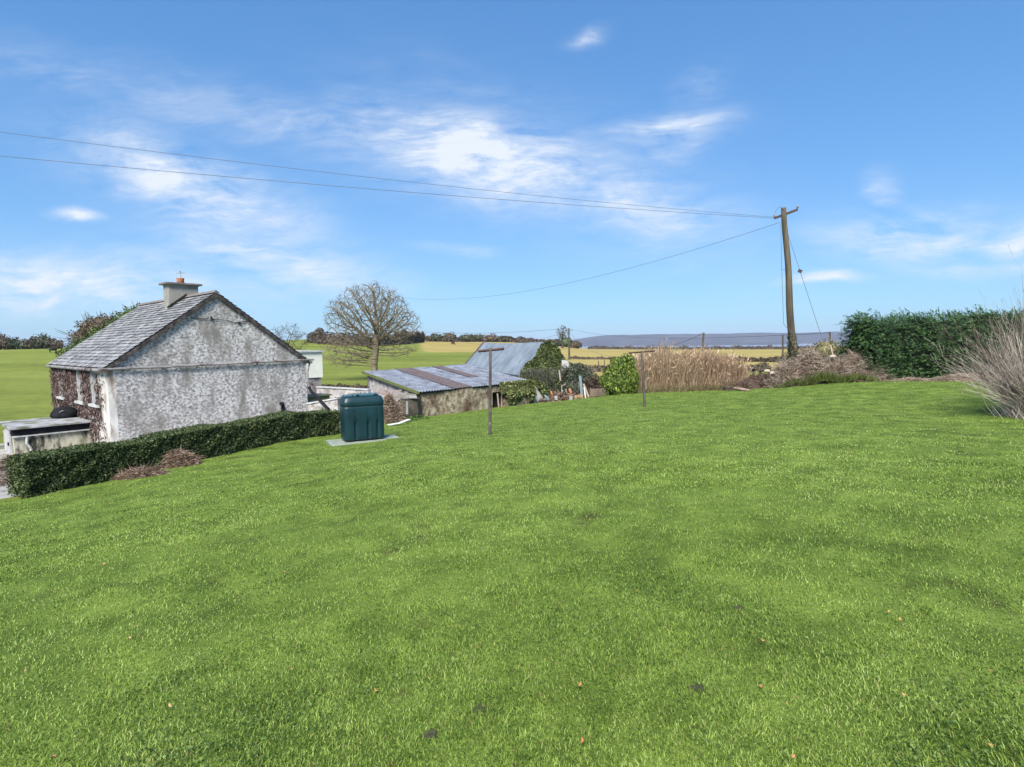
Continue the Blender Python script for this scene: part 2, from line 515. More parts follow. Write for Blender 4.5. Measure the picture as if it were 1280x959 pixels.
def hill_strip(name, x0, x1, y0, y1, hfun, nx=160, ny=14):
    xs = np.linspace(x0, x1, nx); ys = np.linspace(y0, y1, ny)
    X, Y = np.meshgrid(xs, ys)
    s_ = (Y - y0) / (y1 - y0)
    Z = -36 + (hfun(X) + 36) * np.sin(np.clip(s_ * 1.25, 0, 1) * PI / 2) ** .8 + 5 * vnoise(X, Y, .006, 4) * s_
    V = np.stack([X, Y, Z], -1).reshape(-1, 3)
    F = [(r * nx + c, r * nx + c + 1, (r + 1) * nx + c + 1, (r + 1) * nx + c) for r in range(ny - 1) for c in range(nx - 1)]
    return tag(mesh_np(name, V, np.array(F), M_hill, base=(0, y0, -36), smooth=True), kind='structure')


hill_strip('hills', 380, 6200, 4150, 5400, lambda X: 66 * ss((X - 380) / 700) ** .6 + 5 * vnoise(X, 0, .0035, 3) + 4 * vnoise(X, 0, .011, 8) - 2)
hill_strip('hills', 900, 1900, 3500, 3900, lambda X: -14 - 12 * np.abs((X - 1400) / 500) ** 2 + 2 * vnoise(X, 0, .02, 3), nx=60, ny=8)
hill_strip('hills', -400, 5200, 1750, 2150, lambda X: -27 + 3 * vnoise(X, 0, .008, 6), nx=120, ny=6)

# ---------------------------------------------------------------- foliage helpers


def unit(a): return a / (np.linalg.norm(a, axis=-1, keepdims=True) + 1e-9)


def cards(C, size, aspect=.55, D=None, N=None, jitter=1.0, fold=True):
    """leaf-shaped quads at C; D long-axis directions (or None random); size array or scalar"""
    n = len(C)
    if D is None: D = unit(rng.normal(size=(n, 3)))
    else: D = unit(D + rng.normal(size=(n, 3)) * .35 * jitter)
    if N is None: N = rng.normal(size=(n, 3))
    else: N = N + rng.normal(size=(n, 3)) * .6 * jitter
    S = unit(np.cross(D, N))
    sz = (np.asarray(size) * rng.uniform(.65, 1.35, n))[:, None]
    V = np.stack([C - D * sz * .5, C + S * sz * aspect * .5, C + D * sz * .5, C - S * sz * aspect * .5], 1).reshape(-1, 3)
    F = np.arange(4 * n).reshape(n, 4)
    return V, F


def blob_points(c, r, n, fill=.35, flat_bottom=None):
    d = unit(rng.normal(size=(n, 3)))
    bump = 1 + .16 * np.sin(d[:, 0] * 5 + c[0]) * np.cos(d[:, 1] * 4 + c[1] * 2) + .12 * np.sin(d[:, 2] * 7 + d[:, 0] * 6)
    rad = (1 - fill * rng.random(n) ** 1.6) * bump
    p = np.array(c) + d * rad[:, None] * np.array(r)
    return p, d


def core_mesh(mb, c, r, k=.72, nu=12, nv=7):
    c = np.array(c); V = []; F = []
    for i in range(nv + 1):
        th = PI * i / nv
        for j in range(nu):
            ph = 2 * PI * j / nu
            q = k * (1 + .10 * math.sin(3 * ph + i + c[0]) + .08 * math.sin(5 * ph + 2 * i))
            V.append(c + np.array([math.sin(th) * math.cos(ph), math.sin(th) * math.sin(ph), math.cos(th)]) * np.array(r) * q)
    for i in range(nv):
        for j in range(nu):
            F.append((i * nu + j, (i + 1) * nu + j, (i + 1) * nu + (j + 1) % nu, i * nu + (j + 1) % nu))
    mb.add(V, F)


M_bark = mat('bark', [(.3, (.075, .06, .045)), (.7, (.17, .14, .11))], scale=8, stretch=(1, 1, .25), bump=.6, second=((.10, .12, .05), 3, .5, .7))
M_barkd = mat('bark_dark', [(.3, (.04, .033, .028)), (.7, (.09, .075, .06))], scale=8, bump=.4)


def leafmat(name, a, b, c, scale=1.2, island=.9, trans=.25):
    return mat(name, [(.2, a), (.5, b), (.8, c)], scale=scale, detail=3, island=island, rough=.6, spec=.3, trans=trans)


def shrub(name, blobs, m, n, size, label, cat, group=None, core=True, D=None, aspect=.55, trunk=True, foliage='foliage', corem=None, fill=.35, twigs=0):
    blobs = [(np.array(c, float), np.array(r, float) if hasattr(r, '__len__') else np.array([r, r, r], float)) for c, r in blobs]
    bx = np.mean([c[0] for c, r in blobs]); by = np.mean([c[1] for c, r in blobs])
    bz = min(G(bx, by), min(c[2] for c, r in blobs))
    root = empty(name, (bx, by, bz), label, cat, group)
    vol = np.array([np.prod(r) ** (2 / 3) for c, r in blobs]); vol /= vol.sum()
    CC, NN = [], []
    for (c, r), w_ in zip(blobs, vol):
        p, d = blob_points(c, r, max(8, int(n * w_)), fill); CC.append(p); NN.append(d)
    C = np.concatenate(CC); Nn = np.concatenate(NN)
    gz = G(C[:, 0], C[:, 1]); C[:, 2] = np.maximum(C[:, 2], gz + size * .3 * rng.random(len(C)))
    V, F = cards(C, size, aspect, D=None if D is None else np.tile(np.array(D, float), (len(C), 1)), N=Nn)
    if core:
        mb = MB()
        for c, r in blobs: core_mesh(mb, c, r)
        k = len(V); cv = np.array(mb.V); cf = np.array([f for f in mb.F if len(f) == 4])
        V = np.concatenate([V, cv]); F = np.concatenate([F, cf + k])
    mesh_np(foliage, V, F, m, root)
    if trunk:
        tb = MB()
        for c, r in blobs:
            b0 = np.array([bx, by, bz - .1]) + np.append(rng.normal(size=2) * .05 * r[0], 0)
            mid = (b0 + c) / 2 + np.append(rng.normal(size=2) * .08 * r[0], 0)
            rr = .05 * r[0] + .02
            tb.tube([b0, mid, c], [rr, rr * .7, rr * .4], 6)
        for _ in range(twigs):
            c, r = blobs[rng.integers(len(blobs))]
            d = unit(rng.normal(size=3)); d[2] = abs(d[2])
            tb.tube([c + d * r * .6, c + d * r * 1.1, c + d * r * (1.25 + .2 * rng.random()) + [0, 0, .1]], [.02, .014, .008], 3, False)
        tb.build('trunk', M_barkd, root)
    return root


# ---------------------------------------------------------------- house (gable wall, slate roof)
th_ = .857
gd = np.array([math.cos(th_), math.sin(th_), 0]); dd = np.array([-math.sin(th_), math.cos(th_), 0]); ZZ = np.array([0, 0, 1.0])
HA = np.array([-13.286, 18.10, 0]); HW, HL, EAVE, RIDGE, HG = 7.0, 8.45, -.62, 1.98, -3.9


def hp(s, t, z): return HA + gd * s + dd * t + ZZ * z


M_rough = mat('roughcast_gable', [(.33, (.15, .138, .13)), (.42, (.255, .238, .23)), (.50, (.39, .37, .355)), (.58, (.58, .555, .54))], scale=10.5, detail=14, dist=.3, stretch=(1.0, 1.0, 1.25), bump=.9, bscale=26, bdist=.03,
              second=((.20, .185, .165), 1.6, .46, .66, (1, 1, .35)), rough=.95, spec=.1)
M_plaster = mat('old_white_plaster', [(.3, (.42, .39, .35)), (.6, (.66, .63, .58)), (.8, (.74, .71, .67))], scale=2.2, detail=8, stretch=(1, 1, .5), bump=.3, second=((.24, .17, .13), 2.6, .5, .64, (1, 1, .35)))
M_slate = mat('roof_slate', [(.25, (.11, .108, .11)), (.5, (.20, .197, .20)), (.72, (.31, .305, .31)), (.9, (.46, .455, .45))], scale=3.0, detail=6, island=.38, rough=.7, spec=.25, bump=.3, second=((.40, .40, .39), 2.1, .58, .68))
M_verge = mat('dark_verge', [(.35, (.018, .015, .014)), (.5, (.05, .042, .04)), (.7, (.13, .11, .10))], scale=5, bump=.3)
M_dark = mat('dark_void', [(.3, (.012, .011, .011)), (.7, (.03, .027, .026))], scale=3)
M_glass = mat('old_window_glass', [(.3, (.02, .022, .025)), (.7, (.05, .05, .055))], scale=3, rough=.12, spec=.6)
M_wpaint = mat('weathered_white_paint', [(.3, (.34, .34, .33)), (.7, (.55, .55, .54))], scale=6, detail=6, bump=.15, second=((.32, .30, .27), 5, .58, .7))
M_chim = mat('chimney_render', [(.3, (.20, .19, .165)), (.7, (.32, .305, .27))], scale=3, detail=8, bump=.4, bscale=30)
M_pot = mat('terracotta', [(.3, (.30, .10, .045)), (.7, (.42, .16, .07))], scale=8)
M_gut = mat('grey_gutter', [(.3, (.17, .165, .16)), (.7, (.30, .29, .285))], scale=4, second=((.10, .06, .05), 2.4, .5, .62), rough=.6)
M_black = mat('black_plastic', [(.3, (.010, .010, .012)), (.7, (.022, .022, .025))], scale=6, rough=.8, spec=.08)
M_brown = mat('dead_creeper', [(.2, (.045, .028, .026)), (.5, (.10, .066, .060)), (.85, (.19, .135, .12))], scale=3, island=.8, rough=.9)

house = empty('cottage', hp(HW / 2, HL / 2, -3.5), 'old stone cottage with mottled roughcast gable, slate roof and one chimney', 'house')
# gable wall and body (one solid, minus the thickness of the front wall)
body = MB()
WT = .22
prof = [(WT, HG), (HW, HG), (HW, EAVE), (HW / 2, RIDGE - .06), (0 + WT, EAVE + .09)]
# near gable split in two horizontal bands is in the material; subdivided front for relief
body.prism([hp(s_, 0, z_) for s_, z_ in prof], dd * HL)
body.build('wall', M_rough, house)
fw = MB()   # front wall around its three window openings
WIN = [(1.0, 1.95, -1.93, -.80), (2.95, 3.98, -1.95, -.80), (6.1, 7.1, -1.95, -.80)]
t_prev = 0.0
for (t0, t1, z0, z1) in WIN:
    fw.box(hp(WT / 2 - .001, (t_prev + t0) / 2, (HG + EAVE) / 2), (WT, t0 - t_prev, EAVE - HG), gd, dd)
    fw.box(hp(WT / 2 - .001, (t0 + t1) / 2, (HG + z0) / 2), (WT, t1 - t0, z0 - HG), gd, dd)
    fw.box(hp(WT / 2 - .001, (t0 + t1) / 2, (z1 + EAVE) / 2), (WT, t1 - t0, EAVE - z1), gd, dd)
    t_prev = t1
fw.box(hp(WT / 2 - .001, (t_prev + HL) / 2, (HG + EAVE) / 2), (WT, HL - t_prev, EAVE - HG), gd, dd)
fwo = fw.build('front_wall', M_plaster, house)
for (t0, t1, z0, z1) in WIN:
    tm = (t0 + t1) / 2
    fr = MB()
    dpt = .12
    fr.box(hp(dpt / 2 - .02, t1 - .02, (z0 + z1) / 2), (dpt + .03, .04, z1 - z0), gd, dd)
    fr.box(hp(dpt / 2 - .02, t0 + .02, (z0 + z1) / 2), (dpt + .03, .04, z1 - z0), gd, dd)
    fr.box(hp(dpt, tm, z1 - .03), (.05, t1 - t0 - .08, .06), gd, dd)
    fr.box(hp(dpt, tm, z0 + .03), (.05, t1 - t0 - .08, .06), gd, dd)
    fr.box(hp(dpt, tm, (z0 + z1) / 2), (.05, .04, z1 - z0 - .12), gd, dd)
    fr.box(hp(dpt, tm, (z0 + z1) / 2 + .1), (.045, t1 - t0 - .08, .04), gd, dd)
    fo = fr.build('window', M_wpaint, house)
    MB().box(hp(dpt + .04, tm, (z0 + z1) / 2), (.01, t1 - t0, z1 - z0), gd, dd).build('pane', M_glass, fo)
    MB().box(hp(-.05, tm, z0 - .04), (.2, t1 - t0 + .16, .08), gd, dd).build('sill', M_wpaint, fo)
# roof: slates laid one by one on a solid deck
OV = .09
half = HW / 2
slope_v = np.array([half, RIDGE - EAVE]); SL = math.hypot(*slope_v); sx, sz = slope_v / SL
deck = MB()
for side in (0, 1):
    if side == 0: a = hp(-.14, -OV, EAVE + .04 - .14 * sz / sx); r_ = hp(half, -OV, RIDGE + .04)
    else: a = hp(HW + .14, -OV, EAVE + .04 - .14 * sz / sx); r_ = hp(half, -OV, RIDGE + .04)
    deck.prism([a, r_, r_ - ZZ * .07, a - ZZ * .07], dd * (HL + 2 * OV))
roof = deck.build('roof', M_verge, house)
sl = MB()
cs, ct = .19, .30
L0 = SL + .16
for side in (0, 1):
    for i in range(int(L0 / cs)):
        q0 = -.16 + i * cs; q1 = min(q0 + cs + .05, SL)
        off = (i % 2) * ct / 2
        t = -OV - .02 - off
        while t < HL + OV:
            ta, tb = max(t, -OV - .02), min(t + ct - .008, HL + OV + .02)
            t += ct
            if tb - ta < .05: continue
            j = rng.normal() * .006; lift = .055 + abs(rng.normal()) * .004
            def q(qq, tt, h):
                s_ = qq * sx; z_ = EAVE + qq * sz + h + .04
                return hp(s_ if side == 0 else HW - s_, tt, z_)
            A_ = q(q0 + j, ta, lift); B_ = q(q0 + j + rng.normal() * .003, tb, lift); C_ = q(q1, tb, .012); D_ = q(q1, ta, .012)
            dn = -ZZ * .012
            sl.add([A_, B_, C_, D_, A_ + dn, B_ + dn], [(0, 1, 2, 3) if side == 1 else (3, 2, 1, 0), (0, 4, 5, 1)])
sl.build('slates', M_slate, roof, recalc=False)
rt = MB()
t = -OV
while t < HL + OV:
    rt.prism([hp(half - .13, t, RIDGE + .02), hp(half, t, RIDGE + .13), hp(half + .13, t, RIDGE + .02)], dd * .42)
    t += .43
rt.build('ridge_tiles', mat('ridge_tile', [(.3, (.10, .09, .085)), (.7, (.22, .19, .17))], scale=5), roof)
vb = MB()
vb.prism([hp(-.16, -OV - .03, EAVE - .12), hp(half, -OV - .03, RIDGE + .03), hp(half, -OV - .03, RIDGE - .12), hp(-.02, -OV - .03, EAVE - .14)], dd * .035)
vb.prism([hp(HW + .16, -OV - .03, EAVE - .12), hp(half, -OV - .03, RIDGE + .03), hp(half, -OV - .03, RIDGE - .12), hp(HW + .02, -OV - .03, EAVE - .14)], dd * .035)
vb.build('verge_board', M_verge, roof)
# moss / chips along the verge
# horizontal pipe across the gable at eaves level, gutters, downpipe
pp = MB(); pp.tube([hp(-.25, -.09, EAVE - .06), hp(1.8, -.09, EAVE - .06), hp(1.9, -.09, EAVE - .045), hp(HW + .3, -.09, EAVE + .03)], .042, 8)
for s_ in np.arange(.5, 7, 1.1): pp.box(hp(s_, -.05, EAVE - .05), (.03, .1, .12), gd, dd)
pp.build('gable_pipe', M_gut, house)
gt = MB(); gt.tube([hp(-.17, -OV - .05, EAVE - .10), hp(-.17, HL + OV, EAVE - .10)], .055, 8)
for tt in np.arange(0.3, 8.4, .35): gt.box(hp(-.07, tt, EAVE - .09), (.14, .05, .05), gd, dd)
gt.build('gutter', M_gut, house)
gt = MB(); gt.tube([hp(HW + .17, -OV - .05, EAVE - .08), hp(HW + .17, HL + OV, EAVE - .08)], .055, 8)
gt.build('gutter', M_gut, house)
dp = MB(); dp.tube([hp(HW + .17, 0.0, EAVE - .1), hp(HW + .12, 0, EAVE - .22), hp(HW + .03, -.03, EAVE - .5), hp(HW + .04, -.03, -1.6), hp(HW + .06, -.03, -1.95)], .035, 8)
dp.build('downpipe', M_gut, house)
dp = MB(); dp.tube([hp(HW + .05, -.06, -1.75), hp(HW + .06, -.15, -1.9), P(411, 512, 21.2)], .06, 8)
dp.build('slanting_drainpipe', M_black, house)
# vent pipe low on the gable
vp = MB(); vp.tube([hp(5.85, -.10, -3.3), hp(5.85, -.10, -2.42), hp(5.80, -.14, -2.34), hp(5.70, -.24, -2.33)], .07, 10)
vp.build('vent_pipe', M_black, house)
# cable brackets near apex
cb = MB(); cb.tube([hp(2.6, -.03, 1.05), hp(3.6, -.04, 1.02), hp(4.2, -.03, .92), hp(4.7, -.03, 1.0)], .012, 5); cb.box(hp(3.3, -.04, 1.05), (.05, .05, .16), gd, dd); cb.box(hp(4.3, -.04, .9), (.10, .06, .06), gd, dd)
cb.build('cable', M_dark, house)
# chimney stack
cc = hp(half - .12, 3.1, 0)
ch = MB(); cc = cc - ZZ * .10; ch.box(cc + ZZ * 2.0, (1.08, .62, 1.24), gd, dd)
cho = ch.build('chimney', M_chim, roof)
cp = MB(); cp.box(cc + ZZ * 2.64, (1.34, .86, .08), gd, dd); cp.build('chimney_cap', mat('cap_stone', [(.3, (.10, .09, .085)), (.7, (.2, .18, .16))], scale=5), roof, bevel=.015)
pt = MB(); cc = cc - ZZ * .22; pt.tube([cc + ZZ * 2.88, cc + ZZ * 3.02, cc + ZZ * 3.10, cc + ZZ * 3.12], [.15, .125, .14, .14], 12); pt.build('chimney_pot', M_pot, roof, smooth=True)
ae = MB(); ae.tube([cc + ZZ * 3.1 + gd * .02, cc + ZZ * 3.42 + gd * .02], .012, 5)
ae.tube([cc + ZZ * 3.30 - gd * .14, cc + ZZ * 3.36 + gd * .16], .01, 4); ae.tube([cc + ZZ * 3.38 - dd * .12, cc + ZZ * 3.38 + dd * .12], .01, 4); ae.build('aerial', M_gut, roof)
fl = MB(); fl.prism([hp(half - .75, 2.72, RIDGE - .36), hp(half - .05, 2.72, RIDGE + .18), hp(half - .05, 2.72, RIDGE + .10), hp(half - .75, 2.72, RIDGE - .44)], dd * .08)
fl.build('flashing', M_dark, roof)
# dead creeper on the front wall
n = 9000
tt = rng.uniform(.35, 8.4, n); zz = HG + .3 + (EAVE - .05 - HG - .3) * rng.random(n) ** .8
keep = np.ones(n, bool)
for (t0, t1, z0, z1) in WIN: keep &= ~((tt > t0 + .25 * (t0 < 5)) & (tt < t1 + .12) & (zz > z0 - .12) & (zz < z1 + .1) & (rng.random(n) > (.03 if t0 < 5 else .3)))
keep &= ~((vnoise(tt, zz, 4, 3) > .25) & (tt < 1.6)) & ~((tt < .9) & (rng.random(n) < .7))
tt, zz = tt[keep], zz[keep]
Cc = HA + gd * (-(.02 + .10 * rng.random(len(tt))))[:, None] + dd * tt[:, None] + ZZ * zz[:, None]
Dz = np.tile([0, 0, -1.0], (len(Cc), 1))
V_, F_ = cards(Cc, .13, .35, D=Dz, N=-gd)
mesh_np('dead_creeper', V_, F_, M_brown, house)

# annex built against the front wall
ax = empty('flat_roofed_annex', hp(-1.1, 3.5, -3.6), 'low flat-roofed annex with stained cream wall at the left end of the cottage front', 'annex')
M_ann = mat('annex_cream_wall', [(.3, (.25, .23, .17)), (.55, (.46, .43, .34)), (.75, (.62, .59, .50))], scale=3.8, detail=9, stretch=(1, 1, .5), bump=.5, second=((.05, .045, .035), 4.2, .48, .60, (1, 1, .30)))
A0, A1, AWD, AT = 2.3, 4.7, 2.12, -2.62
MB().box(hp(-AWD / 2 - .003, (A0 + A1) / 2, (AT - .26 - 4.1) / 2), (AWD, A1 - A0, 4.1 - .26 + AT), gd, dd).build('wall', M_ann, ax)
fa = MB(); fa.box(hp(-AWD / 2 - .02, A0 - .03, AT - .12), (AWD + .10, .06, .2), gd, dd); fa.build('fascia', M_black, ax)
rf = MB(); rf.box(hp(-AWD / 2 - .03, (A0 + A1) / 2 - .05, AT + .03), (AWD + .16, A1 - A0 + .25, .07), gd, dd)
rf.build('roof', mat('felt_roof', [(.3, (.20, .20, .20)), (.7, (.40, .40, .41))], scale=3, detail=8, bump=.4, second=((.12, .13, .08), 1.8, .5, .6)), ax, bevel=.01)
pw = MB(); pw.box(hp(-AWD + .02, A0 + .25 - .28, AT - .28), (.10, .04, .04), gd, dd); pw.tube([hp(-AWD + .32, A0 - .05, AT - .26), hp(-AWD + .30, A0 - .05, AT - .5), hp(-AWD + .40, A0 - .05, AT - .7), hp(-AWD + .4, A0 - .05, -4.0)], .04, 8)
pw.build('downpipe', M_wpaint, ax)
MB().box(hp(-AWD / 2 - .02, A0 - .07, AT - .25), (AWD + .1, .04, .04), gd, dd).build('trim', M_wpaint, ax)
dr = MB().box(hp(-AWD - .012, (A0 + A1) / 2, -3.3), (.03, .85, 1.15), gd, dd).build('door', mat('annex_door', [(.3, (.34, .34, .37)), (.7, (.46, .46, .49))], scale=4), ax)
MB().box(hp(-AWD - .05, A0 + .9, -3.2), (.04, .04, .12), gd, dd).build('handle', M_black, dr)
# rounded black tub resting on the annex roof
tb = MB(); tc_ = hp(-.42, 4.2, AT + .07)
pr_ = [(.0, .40), (.06, .45), (.20, .42), (.33, .30), (.39, .14), (.40, .0)]
nn = 20; V_ = []; F_ = []
for i, (z_, r_) in enumerate(pr_):
    for k in range(nn): V_.append(tc_ + np.array([math.cos(2 * PI * k / nn) * r_, math.sin(2 * PI * k / nn) * r_, z_]))
for i in range(len(pr_) - 1):
    for k in range(nn): F_.append((i * nn + k, i * nn + (k + 1) % nn, (i + 1) * nn + (k + 1) % nn, (i + 1) * nn + k))
tb.add(V_, F_); tub = tb.build('tub', M_black, smooth=True)
tag(tub, 'upturned rounded black tub resting on the flat annex roof', 'tub')
rm = MB(); a_ = np.linspace(-.9, .7, 9); rm.tube([tc_ + np.array([.22 + .0 * k, -.36, .15]) + np.array([math.cos(k) * .13, -.02, math.sin(k) * .13]) for k in a_ + 2.2], .014, 5)
rm.build('pale_arc', M_gut, tub)  # short pale grey arc on the side of the tub

# cream flat-roofed extension at the back of the cottage and yard walls
M_cream = mat('cream_render', [(.3, (.60, .60, .50)), (.7, (.72, .72, .62))], scale=2, detail=6, bump=.15)
ex = empty('cream_extension', P(392, 500, 30), 'small cream flat-roofed extension standing behind the right corner of the cottage', 'extension')
e0 = P(404, 480, 28.5); etop = P(404, 440, 28.5)[2]; ez = e0[2]
ec = np.array([e0[0], e0[1], 0]) - gd * 2.2
MB().prism([ec + ZZ * (ez + .35), ec + gd * 2.2 + ZZ * (ez + .35), ec + gd * 2.2 + ZZ * etop, ec + ZZ * etop], dd * 2.6).build('wall', M_cream, ex)
MB().prism([ec - dd * .06 + gd * .05 + ZZ * (-3.9), ec - dd * .06 + gd * 2.15 + ZZ * (-3.9), ec - dd * -.05 + gd * 2.1 + ZZ * (ez + .34), ec + dd * .05 + gd * .05 + ZZ * (ez + .34)], dd * 2.4).build('plinth', M_gut, ex)
MB().prism([ec - dd * .08 - gd * .06 + ZZ * (etop + .003), ec - dd * .08 + gd * 2.28 + ZZ * (etop + .003), ec - dd * .08 + gd * 2.28 + ZZ * (etop + .09), ec - dd * .08 - gd * .06 + ZZ * (etop + .09)], dd * 2.8).build('roof', M_wpaint, ex)
M_wwall = mat('whitewashed_wall', [(.3, (.26, .24, .23)), (.5, (.44, .42, .41)), (.7, (.58, .56, .55))], scale=2.8, detail=9, bump=.5, second=((.20, .18, .15), 2.2, .50, .64))


def wall_run(pts, h, th, m, name, label, cat='wall', sink=.4, cope=None):
    root = empty(name, (*pts[0][:2], G(*pts[0][:2])), label, cat)
    mb = MB()
    for a, b in zip(pts[:-1], pts[1:]):
        a = np.array(a, float); b = np.array(b, float); d = unit(b - a); nrm = np.array([-d[1], d[0], 0])
        ga, gb = a[2] - h - sink, b[2] - h - sink
        mb.prism([a - nrm * th / 2, b - nrm * th / 2, np.array([b[0], b[1], gb]) - nrm * th / 2, np.array([a[0], a[1], ga]) - nrm * th / 2], nrm * th)
    mb.build('wall', m, root)
    if cope:
        cm = MB()
        for a, b in zip(pts[:-1], pts[1:]):
            cm.bar(np.array(a) + [0, 0, .03], np.array(b) + [0, 0, .03], th + .08, .055)
        cm.build('coping', cope, root)
    return root


wall_run([P(398, 484.5, 27.5), P(428, 486, 26.5), P(462, 488, 25.8)], .7, .2, M_wwall, 'yard_wall', 'whitewashed yard wall running from the cream extension towards the long shed', cope=M_wpaint)
wall_run([P(386, 505, 22.6), P(424, 498.5, 22.2)], .5, .25, M_wwall, 'yard_wall', 'low white kerb wall in the yard between cottage corner and oil tank', cope=M_wpaint)
st = MB(); c_ = P(392, 495, 24.5); st.box(c_ + [0, 0, -.35], (1.1, .8, .7), gd, dd); st.box(c_ + [0, 0, .03], (1.25, .95, .06), gd, dd)
tag(st.build('concrete_plinth', M_yard), 'square grey concrete plinth beside the cottage downpipe', 'plinth')
shrub('yard_moss_bank', [(P(436, 500, 23.5), (.9, .5, .16)), (P(452, 496, 24.5), (.8, .5, .18))], leafmat('moss', (.05, .06, .015), (.09, .10, .03), (.14, .14, .05)), 1200, .08, 'mossy bank behind the top of the oil tank', 'bank', trunk=False)

# ---------------------------------------------------------------- clipped hedge in front of the cottage
M_privet = leafmat('hedge_leaf', (.026, .042, .014), (.058, .085, .026), (.12, .15, .055), scale=5, trans=.15)
M_twig = mat('hedge_twig', [(.3, (.05, .04, .03)), (.7, (.11, .085, .065))], scale=6)
hv = HX1 - HX0; hl = np.linalg.norm(hv); hv /= hl; hn = np.array([-hv[1], hv[0]])
hr = empty('clipped_hedge', (*((HX0 + HX1) / 2 + hn * .4), G(*((HX0 + HX1) / 2))), 'long low clipped dark green hedge in front of the cottage gable', 'hedge')
HH, HT = .74, .78


def hedge_h(a): return HH + .03 * np.sin(a * 2.3) + .02 * np.sin(a * 5.1 + 1)


mb = MB(); N_ = 40
V_, F_ = [], []
for i in range(N_ + 1):
    a = .06 + (hl - .12) * i / N_; p = HX0 + hv * a; g0 = G(*p); h = hedge_h(a)
    for (q, z) in ((.07, -.05), (.05, h * .5), (.09, h - .06), (HT - .09, h - .06), (HT - .05, h * .5), (HT - .07, -.3)):
        pp_ = p + hn * q; V_.append((pp_[0], pp_[1], g0 + z))
for i in range(N_):
    for k in range(5): F_.append((i * 6 + k, i * 6 + k + 1, (i + 1) * 6 + k + 1, (i + 1) * 6 + k))
F_ += [tuple(range(6)), tuple(N_ * 6 + k for k in range(6))]
mb.add(V_, F_); mb.build('twigs', M_twig, hr)
n = 60000
a = rng.uniform(-.03, hl + .03, n); sel = rng.random(n)
q = np.where(sel < .5, .07 * rng.random(n) - .02, rng.uniform(-.02, HT + .02, n)); h = hedge_h(a)
z = np.where(sel < .5, h * rng.random(n) ** .9, h - .07 * rng.random(n))
endm = sel > .86; a = np.where(endm & (sel < .95), rng.choice([0.0, hl], n) + .05 * rng.normal(size=n), a); z = np.where(endm & (sel < .95), h * rng.random(n), z)
back = (sel > .95); q = np.where(back, HT, q); z = np.where(back, h * rng.random(n), z)
q = q + .045 * vnoise(a * 6, z * 6, 1.4, 2)
px = HX0[0] + hv[0] * a + hn[0] * q; py = HX0[1] + hv[1] * a + hn[1] * q
g0 = G(HX0[0] + hv[0] * a, HX0[1] + hv[1] * a)
C_ = np.stack([px, py, g0 + z + .012 * vnoise(a * 9, q * 5, 2, 4)], 1)
V_, F_ = cards(C_, .055, .55); mesh_np('foliage', V_, F_, M_privet, hr)

M_straw = mat('dead_grass', [(.2, (.16, .10, .075)), (.5, (.28, .19, .14)), (.8, (.42, .32, .24))], scale=4, island=.9, rough=.9)
M_strawd = mat('dead_grass_dark', [(.2, (.065, .042, .028)), (.5, (.13, .088, .06)), (.8, (.22, .16, .11))], scale=4, island=.9, rough=.9)
M_pale = mat('bleached_twigs', [(.2, (.22, .18, .135)), (.5, (.37, .31, .24)), (.8, (.52, .45, .36))], scale=4, island=.9, rough=.9)


def sticks_np(C, D, L, r, bend=.15):
    """crossed thin ribbons (3 segments) standing in for round stalks; C base, D dir, L length, r half width -> V,F"""
    n = len(C); D = unit(D); S = unit(np.cross(D, rng.normal(size=(n, 3)))); B = unit(np.cross(D, S)) * bend
    L = np.broadcast_to(L, (n,))[:, None]; r = np.broadcast_to(r, (n,))[:, None]
    p0 = C; p1 = C + D * L * .5 + B * L * .25; p2 = C + D * L + B * L * .1
    S2 = unit(np.cross(D, S))
    V = np.stack([p0 + S * r, p0 - S * r * .5 + S2 * r * .87, p0 - S * r * .5 - S2 * r * .87,
                  p1 + S * r * .8, p1 - S * r * .4 + S2 * r * .7, p1 - S * r * .4 - S2 * r * .7,
                  p2 + S * r * .3, p2 - S * r * .15 + S2 * r * .26, p2 - S * r * .15 - S2 * r * .26], 1).reshape(-1, 3)
    base = (np.arange(n) * 9)[:, None, None]
    f = np.array([(0, 1, 4, 3), (1, 2, 5, 4), (2, 0, 3, 5), (3, 4, 7, 6), (4, 5, 8, 7), (5, 3, 6, 8)])[None]
    return V, (base + f).reshape(-1, 4)


